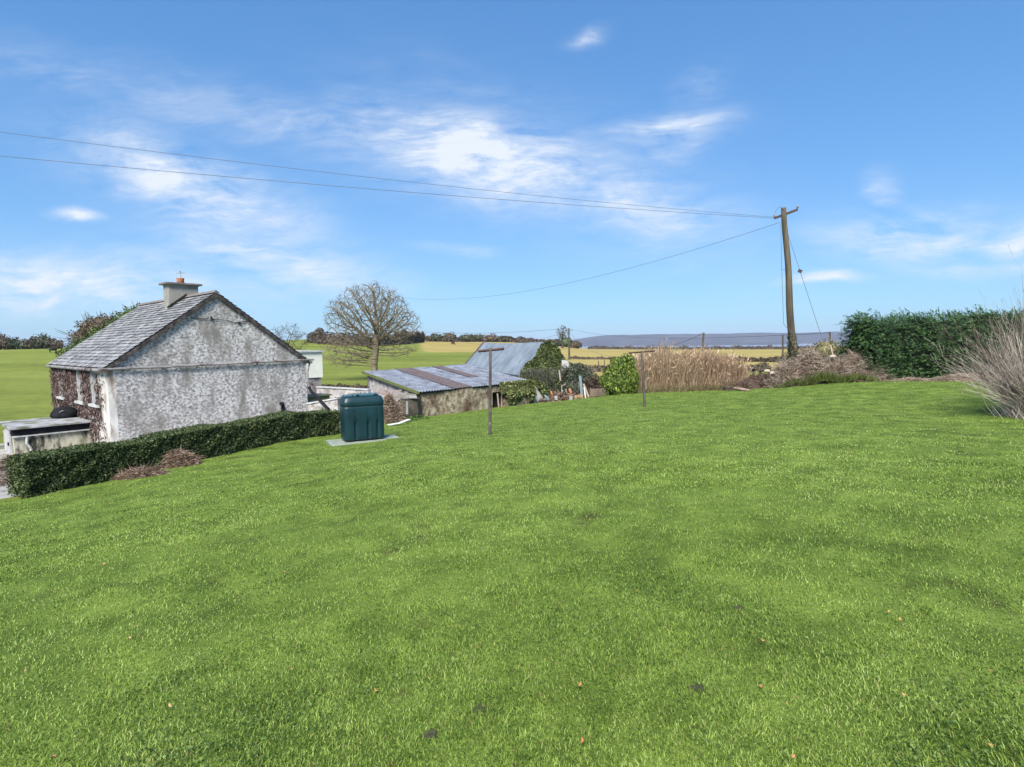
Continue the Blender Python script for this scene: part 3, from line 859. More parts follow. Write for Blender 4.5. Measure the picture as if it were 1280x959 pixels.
def heap(name, label, cat, spots, ms, n, L, r, flat=.45, mound='core', mm=None):
    """heap of stalks: spots = [(x,y,rx,ry,h)]"""
    root = empty(name, (spots[0][0], spots[0][1], G(spots[0][0], spots[0][1])), label, cat)
    mb = MB()
    for (x, y, rx, ry, h) in spots:
        g0 = G(x, y); V = []; F = []; nu, nv = 18, 5
        for i in range(nv + 1):
            for k in range(nu):
                a = 2 * PI * k / nu; q = i / nv; wob = 1 + .18 * math.sin(3 * a + x * 3) + .1 * math.sin(7 * a)
                xx = x + math.cos(a) * rx * q * wob; yy = y + math.sin(a) * ry * q * wob
                V.append((xx, yy, G(xx, yy) - .04 + h * .88 * (1 - q * q) * (1 + .2 * math.sin(4 * xx + 3 * yy))))
        for i in range(nv):
            for k in range(nu): F.append((i * nu + k, i * nu + (k + 1) % nu, (i + 1) * nu + (k + 1) % nu, (i + 1) * nu + k))
        mb.add(V, F)
    mb.build('mound', mm or M_strawd, root, smooth=True)
    ar = np.array([s_[2] * s_[3] for s_ in spots]); ar = ar / ar.sum()
    for mi, (m_, fr_) in enumerate(ms):
        CC, DD = [], []
        for (x, y, rx, ry, h), w_ in zip(spots, ar):
            k = max(6, int(n * w_ * fr_)); q = np.sqrt(rng.random(k)) * 1.0; a = rng.uniform(0, 2 * PI, k)
            xx = x + np.cos(a) * rx * q; yy = y + np.sin(a) * ry * q
            zz = G(xx, yy) + h * (1 - q * q) * (.85 + .3 * rng.random(k))
            CC.append(np.stack([xx, yy, zz], 1)); d = rng.normal(size=(k, 3)); d[:, 2] = np.abs(d[:, 2]) * flat - .15; DD.append(d)
        C = np.concatenate(CC); D = np.concatenate(DD)
        V, F = sticks_np(C - unit(D) * L * .4, D, L * rng.uniform(.5, 1.3, len(C)), r, .3)
        mesh_np('stalks', V, F, m_, root)
    return root


h_ = ground_hit(222, 582)
h2_ = ground_hit(180, 594)
heap('dead_grass_heap', 'low heap of reddish-brown dead cuttings lying against the long clipped hedge', 'heap', [(h_[0] + .05, h_[1] - .12, .55, .26, .34), (h2_[0], h2_[1] - .15, .6, .2, .15)], [(M_strawd, .6), (M_straw, .5)], 1500, .28, .008)
h_ = ground_hit(3, 610)
heap('grey_rubble_heap', 'grey heap of withered weeds and rubble at the left end of the clipped hedge', 'heap', [(h_[0] - .35, h_[1] + .8, .8, .6, .55)], [(M_pale, .4), (M_strawd, .6)], 900, .35, .009, mm=mat('grey_rubble', [(.3, (.14, .12, .12)), (.7, (.30, .27, .27))], scale=5, bump=.8))
shrub('roadside_hedge', [((-17.2, 15.2, -3.2), (1.6, .9, .9)), ((-19.8, 14.6, -3.2), (1.6, .9, .85))], M_privet, 5000, .09, 'dark green hedge just left of the flat-roofed annex', 'hedge')

# ---------------------------------------------------------------- oil tank
M_tank = mat('tank_plastic', [(.3, (.003, .020, .026)), (.7, (.006, .034, .042))], scale=2.2, detail=5, rough=.42, spec=.45, bump=.08, bscale=5, second=((.015, .055, .065), 3, .60, .75))
tc0 = ground_hit(431, 556); TA = .50
e_ = np.array([math.cos(TA), math.sin(TA), 0]); f_ = np.array([-math.sin(TA), math.cos(TA), 0])
TL, TWD, THT = 1.12, .62, 1.34
tcx = tc0 + e_ * TL / 2 + f_ * TWD / 2
tz = tc0[2] + .06
slab = empty('concrete_slab', (tcx[0], tcx[1], tc0[2]), 'thin pale concrete slab under the green oil tank', 'slab')
MB().box((tcx[0] + .05, tcx[1], tz - .085), (TL + .80, TWD + .32, .13), e_, f_).build('base', mat('slab_concrete', [(.3, (.16, .19, .14)), (.7, (.30, .32, .29))], scale=5, detail=8, bump=.3, second=((.20, .26, .14), 3, .54, .66)), slab, bevel=.02)
tank = empty('oil_tank', (tcx[0], tcx[1], tz + .012), 'dark green plastic heating oil tank with a ribbed front and moulded lid', 'tank')


def rr_loop(L, W, r, n=120):
    """rounded rectangle, evenly spaced along its perimeter"""
    pts = []
    for i in range(4000):
        a = 2 * PI * i / 4000; k = 7
        c_, s_ = math.cos(a), math.sin(a)
        q = (abs(c_ / (L / 2)) ** k + abs(s_ / (W / 2)) ** k) ** (-1 / k)
        pts.append((c_ * q, s_ * q))
    pts = np.array(pts); d = np.r_[0, np.cumsum(np.linalg.norm(np.diff(pts, axis=0), axis=1))]
    t = np.linspace(0, d[-1], n, endpoint=False)
    return np.stack([np.interp(t, d, pts[:, 0]), np.interp(t, d, pts[:, 1])], 1)


loop = rr_loop(TL, TWD, .2)
levels = [(0, .95, 0), (.03, .985, 1), (.10, 1, 1), (.25, 1, 1), (.40, 1, 1), (.52, 1, 1), (.56, 1, 0), (.75, 1, 0), (.93, 1, 0), (.97, .99, 0), (.985, .975, 0), (1.0, .975, 0), (1.01, 1.0, 0), (1.03, 1.012, 0), (1.12, 1.012, 0), (1.14, 1.0, 0), (1.23, .955, 0), (1.265, .90, 0), (1.28, .80, 0), (1.285, .0, 0)]
V_, F_ = [], []
nl = len(loop)
for z_, k_, gflag in levels:
    z_ *= .94
    for (x, y) in loop:
        xx, yy = x * k_, y * (1 - (1 - k_) * TL / TWD) if k_ > .5 else y * k_
        if abs(y) > TWD * .44:
            for gx in (-.25, .10, .36):
                wgt = math.exp(-((x - gx) / .028) ** 2)
                if gflag: yy -= math.copysign(.06 * wgt, y)
                elif z_ < .88: yy -= math.copysign(.010 * wgt, y)
        V_.append(np.array([tcx[0], tcx[1], tz + .012 + z_]) + e_ * xx + f_ * yy)
for i in range(len(levels) - 1):
    for k in range(nl): F_.append((i * nl + k, i * nl + (k + 1) % nl, (i + 1) * nl + (k + 1) % nl, (i + 1) * nl + k))
F_.append(tuple(range(nl))[::-1])
MB().add(V_, F_).build('body', M_tank, tank, smooth=True)
M_lid = mat('tank_lid', [(.3, (.03, .085, .11)), (.7, (.05, .12, .15))], scale=3, rough=.4, spec=.5)
lid = MB(); lid.box(np.array([tcx[0], tcx[1], tz + 1.235]) + e_ * .10, (.68, .38, .05), e_, f_); lid.build('lid', M_lid, tank, bevel=.02)
lid = MB(); lid.box(np.array([tcx[0], tcx[1], tz + 1.232]) - e_ * .39, (.20, .30, .045), e_, f_); lid.build('inspection_cover', M_lid, tank, bevel=.018)
hn_ = MB()
for k in (-.15, .34): MB().box(np.array([tcx[0], tcx[1], tz + 1.222]) + e_ * k - f_ * .20, (.08, .05, .08), e_, f_).build('latch', M_black, tank, bevel=.008)
# white strip lying in the grass
a_, b_ = ground_hit(486, 533), ground_hit(511, 530)
ws = MB(); ws.bar(a_ + [0, 0, .05], (a_ + b_) / 2 + [0, 0, .07], .16, .03); ws.bar((a_ + b_) / 2 + [0, .0, .07], b_ + [0, .1, .16], .14, .03)
tag(ws.build('plastic_strip', mat('white_plastic', [(.3, (.66, .66, .62)), (.7, (.80, .80, .77))], scale=7, rough=.5), bevel=.008), 'bent white plastic strip lying in the grass right of the oil tank', 'strip')

# ---------------------------------------------------------------- long shed
M_stone = mat('stained_stone_wall', [(.32, (.10, .075, .050)), (.45, (.20, .16, .11)), (.55, (.31, .26, .185)), (.68, (.43, .38, .29))], scale=5.0, detail=12, bump=1.0, bscale=8, bdist=.10, stretch=(1, 1, .8), second=((.085, .048, .030), 1.5, .50, .66, (1, 1, .6)))
M_tin = mat('blue_grey_tin', [(.3, (.11, .12, .15)), (.5, (.17, .185, .22)), (.72, (.26, .28, .32))], scale=1.6, detail=7, rough=.55, spec=.35, second=((.07, .06, .065), 2.6, .54, .68, (1, 1, 1)))
M_tinb = mat('brown_rusted_tin', [(.3, (.07, .055, .055)), (.7, (.14, .11, .11))], scale=4, detail=7, rough=.7)
M_tin2 = mat('barn_tin', [(.3, (.10, .125, .155)), (.5, (.15, .18, .215)), (.75, (.22, .25, .29))], scale=1.1, detail=7, rough=.6, spec=.3, stretch=(1, 1, 1), second=((.09, .09, .10), 1.4, .60, .74))
M_moss = mat('mossy_edge', [(.3, (.08, .10, .03)), (.7, (.16, .18, .06))], scale=7, bump=.5)
S0 = P(524, 522, 25); S1 = P(660, 505, 29)
se = unit((S1 - S0) * [1, 1, 0]); sn = np.array([-se[1], se[0], 0]); SLn = float(np.linalg.norm((S1 - S0)[:2]))
zE0 = P(524, 489.5, 25)[2]; zE1 = P(660, 476, 29)[2]


def line_hit(p0, dirv, u):
    """point along a horizontal line that is seen in column u"""
    lo, hi = 0., 40.
    def uu(k):
        q = p0 + dirv * k; d = q @ FWD
        return 640 + FPX * (q @ RT) / d
    s0 = uu(0) > u
    for _ in range(60):
        mid = (lo + hi) / 2
        if (uu(mid) > u) == s0: lo = mid
        else: hi = mid
    return lo


SD = min(7.5, line_hit(np.array([S0[0], S0[1], -1.5]), sn, 456))
bkl = S0 + sn * SD
zB0 = P(456, 464.5, bkl[1])[2]; zB1 = zB0 + (zE1 - zE0)
print('shed', S0, S1, SLn, SD, zE0, zE1, zB0)
shed = empty('long_shed', (*(S0 + se * SLn / 2 + sn * SD / 2)[:2], S0[2]), 'long low stone shed with blue-grey corrugated mono-pitch roof and two brown strips', 'shed')


def sp(a, b, z): return np.array([S0[0], S0[1], 0]) + se * a + sn * b + ZZ * z


def eave_z(a): return zE0 + (zE1 - zE0) * a / SLn


fwl = MB()
OPN = (4.15, 4.85)       # small dark opening in the front wall
gl = S0[2] - .5
for (a0, a1, zt, zb) in ((0, OPN[0], None, gl), (OPN[1], SLn, None, gl)):
    nseg = 8
    for k in range(nseg):
        b0, b1 = a0 + (a1 - a0) * k / nseg, a0 + (a1 - a0) * (k + 1) / nseg
        o0 = .05 * math.sin(b0 * 1.9) - .03; o1 = .05 * math.sin(b1 * 1.9) - .03
        if k == 0 : o0 = 0
        if k == nseg - 1: o1 = 0
        fwl.add([sp(b0, o0, gl), sp(b1, o1, gl), sp(b1, o1, eave_z(b1) - .06), sp(b0, o0, eave_z(b0) - .06), sp(b0, .4, gl), sp(b1, .4, gl), sp(b1, .4, eave_z(b1) - .06), sp(b0, .4, eave_z(b0) - .06)],
                [(0, 1, 2, 3), (5, 4, 7, 6), (3, 2, 6, 7), (0, 3, 7, 4), (1, 5, 6, 2)])
fwl.prism([sp(OPN[0], 0, eave_z(4.5) - .06), sp(OPN[1], 0, eave_z(4.5) - .06), sp(OPN[1], 0, eave_z(4.5) - .42), sp(OPN[0], 0, eave_z(4.5) - .42)], sn * .4)
fwl.build('front_wall', M_stone, shed)
MB().box(sp(4.5, .42, -2.7), (.9, .02, 1.4), se, sn).build('doorway_shade', M_dark, shed)  # flat dark sheet behind the opening; the shade inside is its colour
bd = MB(); bd.bar(sp(4.55, -.02, gl + .2), sp(4.45, -.02, eave_z(4.5) - .5), .07, .03); bd.bar(sp(4.72, -.02, gl + .2), sp(4.72, -.02, eave_z(4.5) - .46), .07, .03)
bd.build('loose_plank', M_pale, shed)
ew = MB(); ew.prism([sp(.05, .42, gl), sp(.05, SD - .2, gl), sp(.05, SD - .2, zB0 - .07), sp(.05, .42, zE0 - .07 + (zB0 - zE0) * .42 / SD)], se * .35)
ew.build('end_wall', M_wwall, shed)
bw_ = MB(); bw_.box(sp(SLn / 2, SD - .35, (gl + zB0 - .1) / 2 - .15), (SLn - .1, .3, zB0 - .4 - gl), se, sn); bw_.box(sp(SLn - .2, SD / 2, gl + .5), (.35, SD - .8, 1.0), se, sn)
bw_.build('back_wall', M_stone, shed)


def corrugated(Pf, La, Lb, pitch=.15, amp=.026, step=6):
    """Pf(a,b) -> point; ribs run along b"""
    nx = int(La / pitch * step) + 1; ny = 8
    V = []; F = []
    for j in range(ny):
        for i in range(nx):
            a = La * i / (nx - 1); b = Lb * j / (ny - 1)
            p = np.array(Pf(a, b)); p = p + ZZ * (amp * math.cos(2 * PI * a / pitch) + .006 * math.sin(a * 2.1 + b * 1.3))
            V.append(p)
    for j in range(ny - 1):
        for i in range(nx - 1): F.append((j * nx + i, j * nx + i + 1, (j + 1) * nx + i + 1, (j + 1) * nx + i))
    return V, F


def shed_roof(a, b): return sp(-.12 + a, -.14 + b, zE0 + (zE1 - zE0) * (a - .12) / SLn + (zB0 - zE0) * (b - .14) / SD)


def strip_frac(uF): return line_hit(sp(-.12, -.1, zE0), se, uF)


LaT = SLn + .3; cuts = [0, 0, 0, 0, LaT]
cuts[1] = strip_frac(567); cuts[2] = strip_frac(590)
cuts[3] = min(LaT - .6, cuts[2] + 1.9)
secs = [(0, cuts[1], M_tin), (cuts[1], cuts[2], M_tinb), (cuts[2], LaT, M_tin)]
print('shed cuts', cuts)
for k, (c0, c1, m_) in enumerate(secs):
    V_, F_ = corrugated(lambda a, b: shed_roof(a + c0 - (.04 if k else 0), b) + ZZ * (.004 * (k % 2) * 3), c1 - c0 + (.04 if k else 0), SD + .2)
    o = MB().add(V_, F_).build('roof_sheet', m_, shed, smooth=True, recalc=False)
    if m_ is M_tinb: o['label'] = 'brown rusted roof strip'
V_, F_ = corrugated(lambda a, b: shed_roof(cuts[2] + 1.25 + a, SD * .36 + b) + ZZ * .022, .62, SD * .64 + .15)
o = MB().add(V_, F_).build('roof_sheet', M_tinb, shed, smooth=True, recalc=False); o['label'] = 'short brown rusted roof strip on the upper slope'
em = MB(); em.prism([sp(-.15, -.15, zE0 - .10), sp(-.15, SD + .1, zB0 - .10), sp(-.15, SD + .1, zB0 + .01), sp(-.15, -.15, zE0 + .01)], se * .10); em.build('verge_board', M_moss, shed)
em = MB(); em.prism([sp(-.05, -.06, zE0 - .10), sp(SLn + .1, -.06, zE1 - .10), sp(SLn + .1, -.06, zE1 - .02), sp(-.05, -.06, zE0 - .02)], sn * .05); em.build('eaves_board', M_dark, shed)

# ivy draped over the right part of the shed front
M_ivyy = leafmat('variegated_ivy', (.05, .06, .018), (.14, .16, .05), (.33, .34, .15), scale=2.5, trans=.15)
n = 6500
a = rng.uniform(4.55, SLn + .25, n); z = rng.random(n) ** .7
hang = .28 + .10 * np.sin(a * 7) + .25 * (vnoise(a, a * 0, 3, 2) > .2)
zt = zE0 + (zE1 - zE0) * a / SLn + .05; zb = zt - 1.15 + .35 * (np.sin(a * 4.3) > .3)
zz = zb + (zt - zb) * z
ok = ~((a < 4.9) & (zz < zt - .55))
a, zz, z = a[ok], zz[ok], z[ok]
off = -.05 - (.14 + .10 * np.sin(a * 5) + .06 * np.sin(zz * 9)) * rng.random(len(a)) - .12 * np.sin(z * PI)
C_ = np.array([S0[0], S0[1], 0]) + se * a[:, None] + sn * off[:, None] + ZZ * zz[:, None]
V_, F_ = cards(C_, .11, .8, N=-sn)
iv = mesh_np('ivy', V_, F_, M_ivyy); tag(iv, 'pale variegated ivy hanging over the right half of the long shed front', 'ivy')
wr = MB(); wr.tube([sp(SLn + .3, -.1, -3.6), sp(SLn + .25, -.1, -2.8), sp(SLn + .1, -.15, -2.2)], [.05, .04, .02], 5); wr.build('stem', M_barkd, iv)
bt = MB(); p_ = S1 + se * .3
bt.prism([p_ - sn * .1 + ZZ * (-.3), p_ + se * 1.0 + ZZ * (-.3), p_ + se * .75 + ZZ * .25, p_ + se * .2 + ZZ * .95, p_ + ZZ * 1.0], sn * .3)
tag(bt.build('wall_stub', M_wwall), 'broken grey wall stub at the right end of the long shed', 'wall')

# collapsed lean-to at the left end of the shed
lt = empty('collapsed_lean_to', (*P(505, 520, 24.2)[:2], -3.3), 'collapsed lean-to roof of broken slabs between oil tank and long shed', 'lean-to')
q0 = P(470, 488, 25.5); q1 = P(520, 496, 24.3); q2 = P(500, 500, 23.6); q3 = P(468, 494, 24)
sb = MB(); sb.prism([P(466, 489, 25), P(494, 496, 23.9), P(512, 495, 24.4), P(490, 487, 26)], (0, 0, -.05)); sb.build('broken_slab', mat('pink_slab', [(.3, (.20, .15, .13)), (.7, (.36, .28, .25))], scale=6), lt)
sb = MB(); sb.prism([P(495, 494, 24.1), P(521, 496.5, 24.3), P(520, 493, 25), P(502, 491, 25.5)], (0, 0, -.06)); sb.build('roof_slab', M_yard, lt)
for k in range(7):
    a_ = P(470 + rng.random() * 40, 489 + rng.random() * 4, 25 + rng.random()); d_ = np.append(rng.normal(size=2), .08 * rng.normal()) * .4
    MB().bar(a_, a_ + d_, .10, .04).build('debris', mat('pink_slab', []) if rng.random() < .5 else M_pale, lt)
sw = MB(); sw.prism([P(486, 520, 23.9), P(523, 521, 24.5), P(521, 499, 24.5), P(498, 500, 24)], (0.1, .5, 0)); sw.build('shaded_wall', mat('shade_painted_stone', [(.3, (.045, .04, .03)), (.7, (.12, .10, .075))], scale=4, bump=.6), lt)  # wall below the slabs, with its shade put into the dark stone colour
pst = MB(); pst.bar(P(509, 518, 23.8), P(509, 502, 23.8), .10, .10); pst.build('post', M_gut, lt)
h_ = P(490, 524, 22)
heap('brown_fern_clump', 'clump of pale brown withered stalks behind the oil tank right corner', 'plant', [(h_[0] - .1, h_[1], .36, .3, 1.05), (h_[0] + .22, h_[1] + .1, .28, .25, .7)], [(M_straw, .9), (M_pale, .3), (M_strawd, .2)], 1500, .36, .012, flat=.5)
h_ = P(512, 520, 23.3)
shrub('weed_patch', [((h_[0], h_[1], G(h_[0], h_[1]) + .05), (.9, .25, .14)), ((h_[0] - 1.2, h_[1] - .6, G(h_[0] - 1.2, h_[1] - .6) + .05), (.5, .2, .12))], leafmat('weed', (.04, .09, .015), (.08, .16, .025), (.13, .24, .05)), 900, .07, 'strip of bright weeds at the foot of the collapsed lean-to', 'weeds', trunk=False, core=False)

# ---------------------------------------------------------------- gabled barn with the ivy gable
B0 = P(651, 469, 34.0); BF = np.array([-.300, .954, 0]); BF = unit(BF); BG = np.array([BF[1], -BF[0], 0])
BW_, BL = 3.55, 15.5
zEv = B0[2]; zRd = P(680, 428, 34.6)[2]; BGD = -4.1


def bp(s_, t_, z_): return np.array([B0[0], B0[1], 0]) + BG * s_ + BF * t_ + ZZ * z_


barn = empty('stone_barn', bp(BW_ / 2, BL / 2, -3.7), 'small gabled stone barn with a light blue-grey corrugated roof', 'barn')
MB().prism([bp(.05, 0, BGD), bp(BW_ - .05, 0, BGD), bp(BW_ - .05, 0, zEv - .05), bp(BW_ / 2, 0, zRd - .1), bp(.05, 0, zEv - .05)], BF * BL).build('wall', M_stone, barn)
for side in (0, 1):
    def rfun(a, b, side=side):
        f = b / 1.0
        s_ = (-.12 + f * (BW_ / 2 + .12)) if side == 0 else (BW_ + .12 - f * (BW_ / 2 + .12))
        z_ = zEv - .08 + f * (zRd - zEv + .08) + .05
        sag = -.10 * math.sin(PI * min(max(a / (BL + .3), 0), 1))
        return bp(s_, -.2 + a, z_ + sag * f)
    V_, F_ = corrugated(rfun, BL + .4, 1.0, pitch=.26, amp=.036, step=6)
    MB().add(V_, F_).build('roof', M_tin2, barn, smooth=True, recalc=False)
MB().prism([bp(-.16, BL + .08, zEv - .15), bp(BW_ / 2, BL + .08, zRd + .0), bp(BW_ / 2, BL + .08, zRd + .2), bp(-.16, BL + .08, zEv + .06)], BF * .2).build('verge', M_tinb, barn)
# ivy all over its gable
M_ivy = leafmat('ivy_leaf', (.026, .038, .012), (.065, .090, .026), (.16, .19, .06), scale=1.4, trans=.15)
M_ivyg = leafmat('grey_ivy_stem', (.06, .065, .045), (.12, .125, .095), (.22, .22, .18), scale=2.5)
n = 15000
n = 19000; s_ = rng.uniform(-.45, BW_ + .1, n); top = zRd + .26 - np.abs(s_ - BW_ / 2) * ((zRd - zEv) / (BW_ / 2)) + .12 * np.sin(s_ * 6)
zz = BGD + .3 + (top - BGD - .3) * rng.random(n)
bul = .25 + .22 * np.sin((zz + 3.5) * 1.6) + .15 * np.sin(s_ * 4 + zz * 3)
off = -.10 - bul.clip(.12, 1) * rng.random(n) ** .6 - .35 * np.clip((-1.4 - zz), 0, 2) * rng.random(n) * np.exp(-((s_ - 1.2) / 1.2) ** 2)
C_ = np.array([B0[0], B0[1], 0]) + BG * s_[:, None] + BF * off[:, None] + ZZ * zz[:, None]
V_, F_ = cards(C_, .15, .75, N=-BF)
iv = mesh_np('ivy', V_, F_, M_ivy); tag(iv, 'thick dark green ivy covering the whole gable of the stone barn', 'ivy')
n = 2600
s2 = rng.uniform(-.2, BW_, n); z2 = rng.uniform(BGD + .4, zEv + .5, n)
C2 = np.array([B0[0], B0[1], 0]) + BG * s2[:, None] - BF * (.35 + .45 * rng.random(n))[:, None] + ZZ * z2[:, None]
D2 = np.stack([rng.normal(size=n) * .35, rng.normal(size=n) * .2, -np.ones(n)], 1)
V_, F_ = sticks_np(C2, D2, .5 * rng.uniform(.5, 1.4, n), .011, .25); mesh_np('hanging_stems', V_, F_, M_ivyg, iv)
cr = [P(735, 474, 33), P(716, 468, 34)]
shrub('dark_ivy_bush', [(P(718, 472, 34.2), (1.0, .8, .9)), (P(731, 478, 33.5), (.9, .7, .8)), (P(722, 488, 33.2), (1.3, .8, .8))], leafmat('dark_ivy', (.025, .035, .02), (.05, .062, .035), (.10, .11, .07)), 4500, .14, 'dark scraggly ivy bush right of the ivy-covered barn gable', 'bush')
bs = MB(); p_ = P(708.5, 460, 34.25); bs.prism([p_ + [-.35, 0, -1.0], p_ + [.65, 0, -1.0], p_ + [.42, 0, -.2], p_ + [.05, 0, .45], p_ + [-.3, 0, .5]], (0, .3, 0))
tag(bs.build('wall_stub', M_wwall), 'patch of bare whitewashed wall showing right of the ivy on the barn', 'wall')

# ---------------------------------------------------------------- junk beside the barn
M_wood = mat('weathered_wood', [(.3, (.10, .075, .055)), (.7, (.22, .175, .14))], scale=6, stretch=(1, 1, .2), bump=.3)
M_red = mat('red_brown_board', [(.3, (.24, .085, .04)), (.7, (.36, .15, .075))], scale=6)
M_blueg = mat('blue_grey_paint', [(.3, (.11, .15, .165)), (.7, (.19, .235, .25))], scale=6)


def plank(u0, v0, u1, v1, Y, w_, t_, m_, name, label, cat='plank', group=None, dy=.3):
    a = P(u0, v0, Y); b = P(u1, v1, Y + dy); o = MB().bar(a, b, w_, t_, (0, 1, 0)).build(name, m_, bevel=.006); return tag(o, label, cat, group)


plank(728, 500, 725, 470, 30, .14, .07, M_blueg, 'post', 'blue-grey painted post leaning beside the junk heap', 'post')
plank(736.5, 498, 729.5, 480, 29.8, .10, .04, M_pale, 'plank', 'pale plank leaning to the right of the blue-grey post')
plank(732, 498, 730, 484, 29.7, .07, .04, M_wpaint, 'plank', 'short white plank between the blue-grey post and the pale plank')
plank(700.5, 476, 699, 463, 31.5, .07, .05, M_pale, 'post', 'white upright stick in front of the ivy gable', 'stick')
plank(703, 495, 702, 482, 30, .06, .05, M_pale, 'post', 'white leaning stick in the middle of the junk heap', 'stick')
plank(702, 483, 707, 480, 30, .05, .05, M_pale, 'rail', 'short white rail capping the junk heap stick', 'stick')
plank(693, 500, 688.5, 489, 29.6, .09, .04, M_red, 'plank', 'rust-red plank at the left of the junk heap')
plank(716, 497, 712, 486, 29.8, .13, .04, M_red, 'plank', 'rust-red board at the right of the junk heap')
plank(705, 499, 697, 488, 29.9, .07, .04, M_strawd, 'plank', 'dark brown stake leaning in the junk heap')
plank(710, 500, 707, 486, 30.1, .08, .05, M_wood, 'plank', 'brown weathered stake standing in the junk heap')
plank(686, 500, 681, 494, 29.3, .10, .04, M_blueg, 'metal_rod', 'grey bent bar at the left foot of the junk heap', 'bar')
plank(680, 499, 690, 501, 29.2, .08, .05, M_gut, 'metal_rod', 'grey bar lying flat at the left foot of the junk heap', 'bar')
for (u, v, lab) in ((695, 497.5, 'white paint tin at the left of the junk heap'), (713.5, 497.5, 'white paint tin under the rust-red board')):
    c_ = P(u, v, 29.4); b_ = MB(); b_.tube([c_ - ZZ * .10, c_ + ZZ * .09], .10, 14); b_.tube([c_ + ZZ * .09, c_ + ZZ * .105], .107, 14)
    t_ = b_.build('paint_tin', M_wwall); tag(t_, lab, 'tin', 'paint tins in the junk heap')
    hd = MB(); a_ = np.linspace(0, PI, 8); hd.tube([c_ + np.array([math.cos(k) * .13, -.05 * math.sin(k) - .02, .12 - math.sin(k) * .14]) for k in a_], .008, 4); hd.build('handle', M_gut, t_)
h_ = P(703, 501, 29.8)
heap('junk_heap', 'heap of brown timber scraps in front of the ivy gable', 'heap', [(h_[0], h_[1], 1.0, .5, .38), (h_[0] - .9, h_[1] - .2, .6, .3, .2), (h_[0] + .9, h_[1] + .2, .7, .3, .18)], [(M_wood, .5), (M_red, .12), (M_strawd, .3)], 420, .5, .028, flat=.5)
plank(718, 498.5, 728, 497.5, 29.5, .35, .10, mat('tan_board', [(.3, (.33, .21, .11)), (.7, (.48, .33, .19))], scale=5), 'board', 'tan board lying flat right of the junk heap', 'board')
h_ = P(742, 488, 33)
heap('dark_brush_heap', 'dark brown bramble heap left of the bright green bush', 'heap', [(h_[0], h_[1], 1.1, .6, 1.05), (h_[0] + .9, h_[1] - .3, .7, .5, .7)], [(M_strawd, .9), (mat('black_brown', [(.3, (.03, .02, .018)), (.7, (.07, .05, .045))], island=.6), .6)], 1500, .5, .015)
plt = MB()
for k in range(4): plt.bar(P(737, 487.5 + k * 2.3, 30.2), P(757, 486.5 + k * 2.3, 30.4), .09, .05, (0, 1, 0))
for u in (738, 747, 756): plt.bar(P(u, 496, 30.5), P(u, 485.5, 30.5), .08, .08, (0, 1, 0))
tag(plt.build('pallet', M_wood), 'brown wooden pallet standing on edge left of the bright green bush', 'pallet')

# ---------------------------------------------------------------- clothes-line T posts
M_postw = mat('grey_brown_post', [(.3, (.045, .038, .033)), (.7, (.11, .095, .082))], scale=9, stretch=(1, 1, .3), bump=.3, second=((.22, .21, .19), 5, .62, .72))
M_rust = mat('rusty_angle_iron', [(.3, (.07, .04, .035)), (.7, (.15, .09, .08))], scale=9, rough=.8)


def tpost(b_, t_, e0, e1, wd, label):
    b_ = np.array(b_); root = empty('clothes_post', b_, label, 'post', 'clothes-line posts on the lawn')
    m = MB(); mid = (b_ + t_) / 2
    m.tube([b_ - ZZ * .3, b_, mid, t_], [wd / 2, wd / 2, wd * .49, wd * .44], 8); m.build('pole', M_postw, root, smooth=True)
    c = MB(); c.bar(e0, e1, .05, .035); c.bar(np.array(e0) + [0, .028, -.02], np.array(e1) + [0, .028, -.02], .006, .05); c.build('crossbar', M_rust, root)
    for k in (.08, .92):
        p = np.array(e0) * (1 - k) + np.array(e1) * k; br = MB(); br.tube([p + [0, 0, -.02], p + [0, -.02, -.07], p + [0, .01, -.09]], .007, 5); br.build('hook', M_rust, root)
    return root


tb_ = ground_hit(612.3, 543.5)
tpost(tb_, P(613, 435.5, tb_[1]), P(597.5, 438.5, tb_[1] + .1), P(630, 435.4, tb_[1] - .1), .075, 'rusty T-shaped clothes-line post standing nearest, in front of the long shed')
tb_ = ground_hit(806, 508.5)
tpost(tb_, P(802, 438.5, tb_[1]), P(786, 441, tb_[1]), P(819, 438.2, tb_[1]), .10, 'slightly leaning T-shaped clothes-line post in front of the tall dead grass')

# ---------------------------------------------------------------- bright evergreen bush
M_bush = leafmat('bright_bush_leaf', (.045, .075, .012), (.13, .19, .03), (.30, .37, .075), scale=1.6)
c_ = P(775, 470, 28.3)
shrub('evergreen_bush', [(c_ + [0, 0, -.35], (.95, .85, .85)), (c_ + [-.45, -.1, -.2], (.55, .5, .6)), (c_ + [.42, 0, -.25], (.60, .6, .75)), (c_ + [.05, 0, .45], (.62, .55, .60)), (c_ + [.5, .1, .55], (.35, .35, .45))], M_bush, 8500, .12,
      'rounded bright yellow-green evergreen bush left of the tall dead grass', 'bush', D=(0, -.2, .9), fill=.42)

# ---------------------------------------------------------------- timber rail fence beyond the dead grass
M_rail = mat('dark_fence_timber', [(.3, (.055, .045, .03)), (.7, (.14, .115, .08))], scale=7, bump=.3)
fn = empty('rail_fence', (*P(870, 480, 31)[:2], -3.0), 'dark timber post-and-rail fence behind the tall dead grass', 'fence')
for (u0, v0, u1, v1) in ((800, 466, 885, 463), (885, 463, 965, 459.5), (790, 479, 870, 477), (870, 477, 950, 473)):
    MB().bar(P(u0, v0, 28.6), P(u1, v1, 28.5), .05, .12, (0, 1, 0)).build('rail', M_rail, fn)
for u in (790, 828, 858, 890, 915, 942, 962):
    MB().bar(P(u, 492, 28.65), P(u, 457, 28.65), .10, .10, (0, 1, 0)).build('post', M_rail, fn)

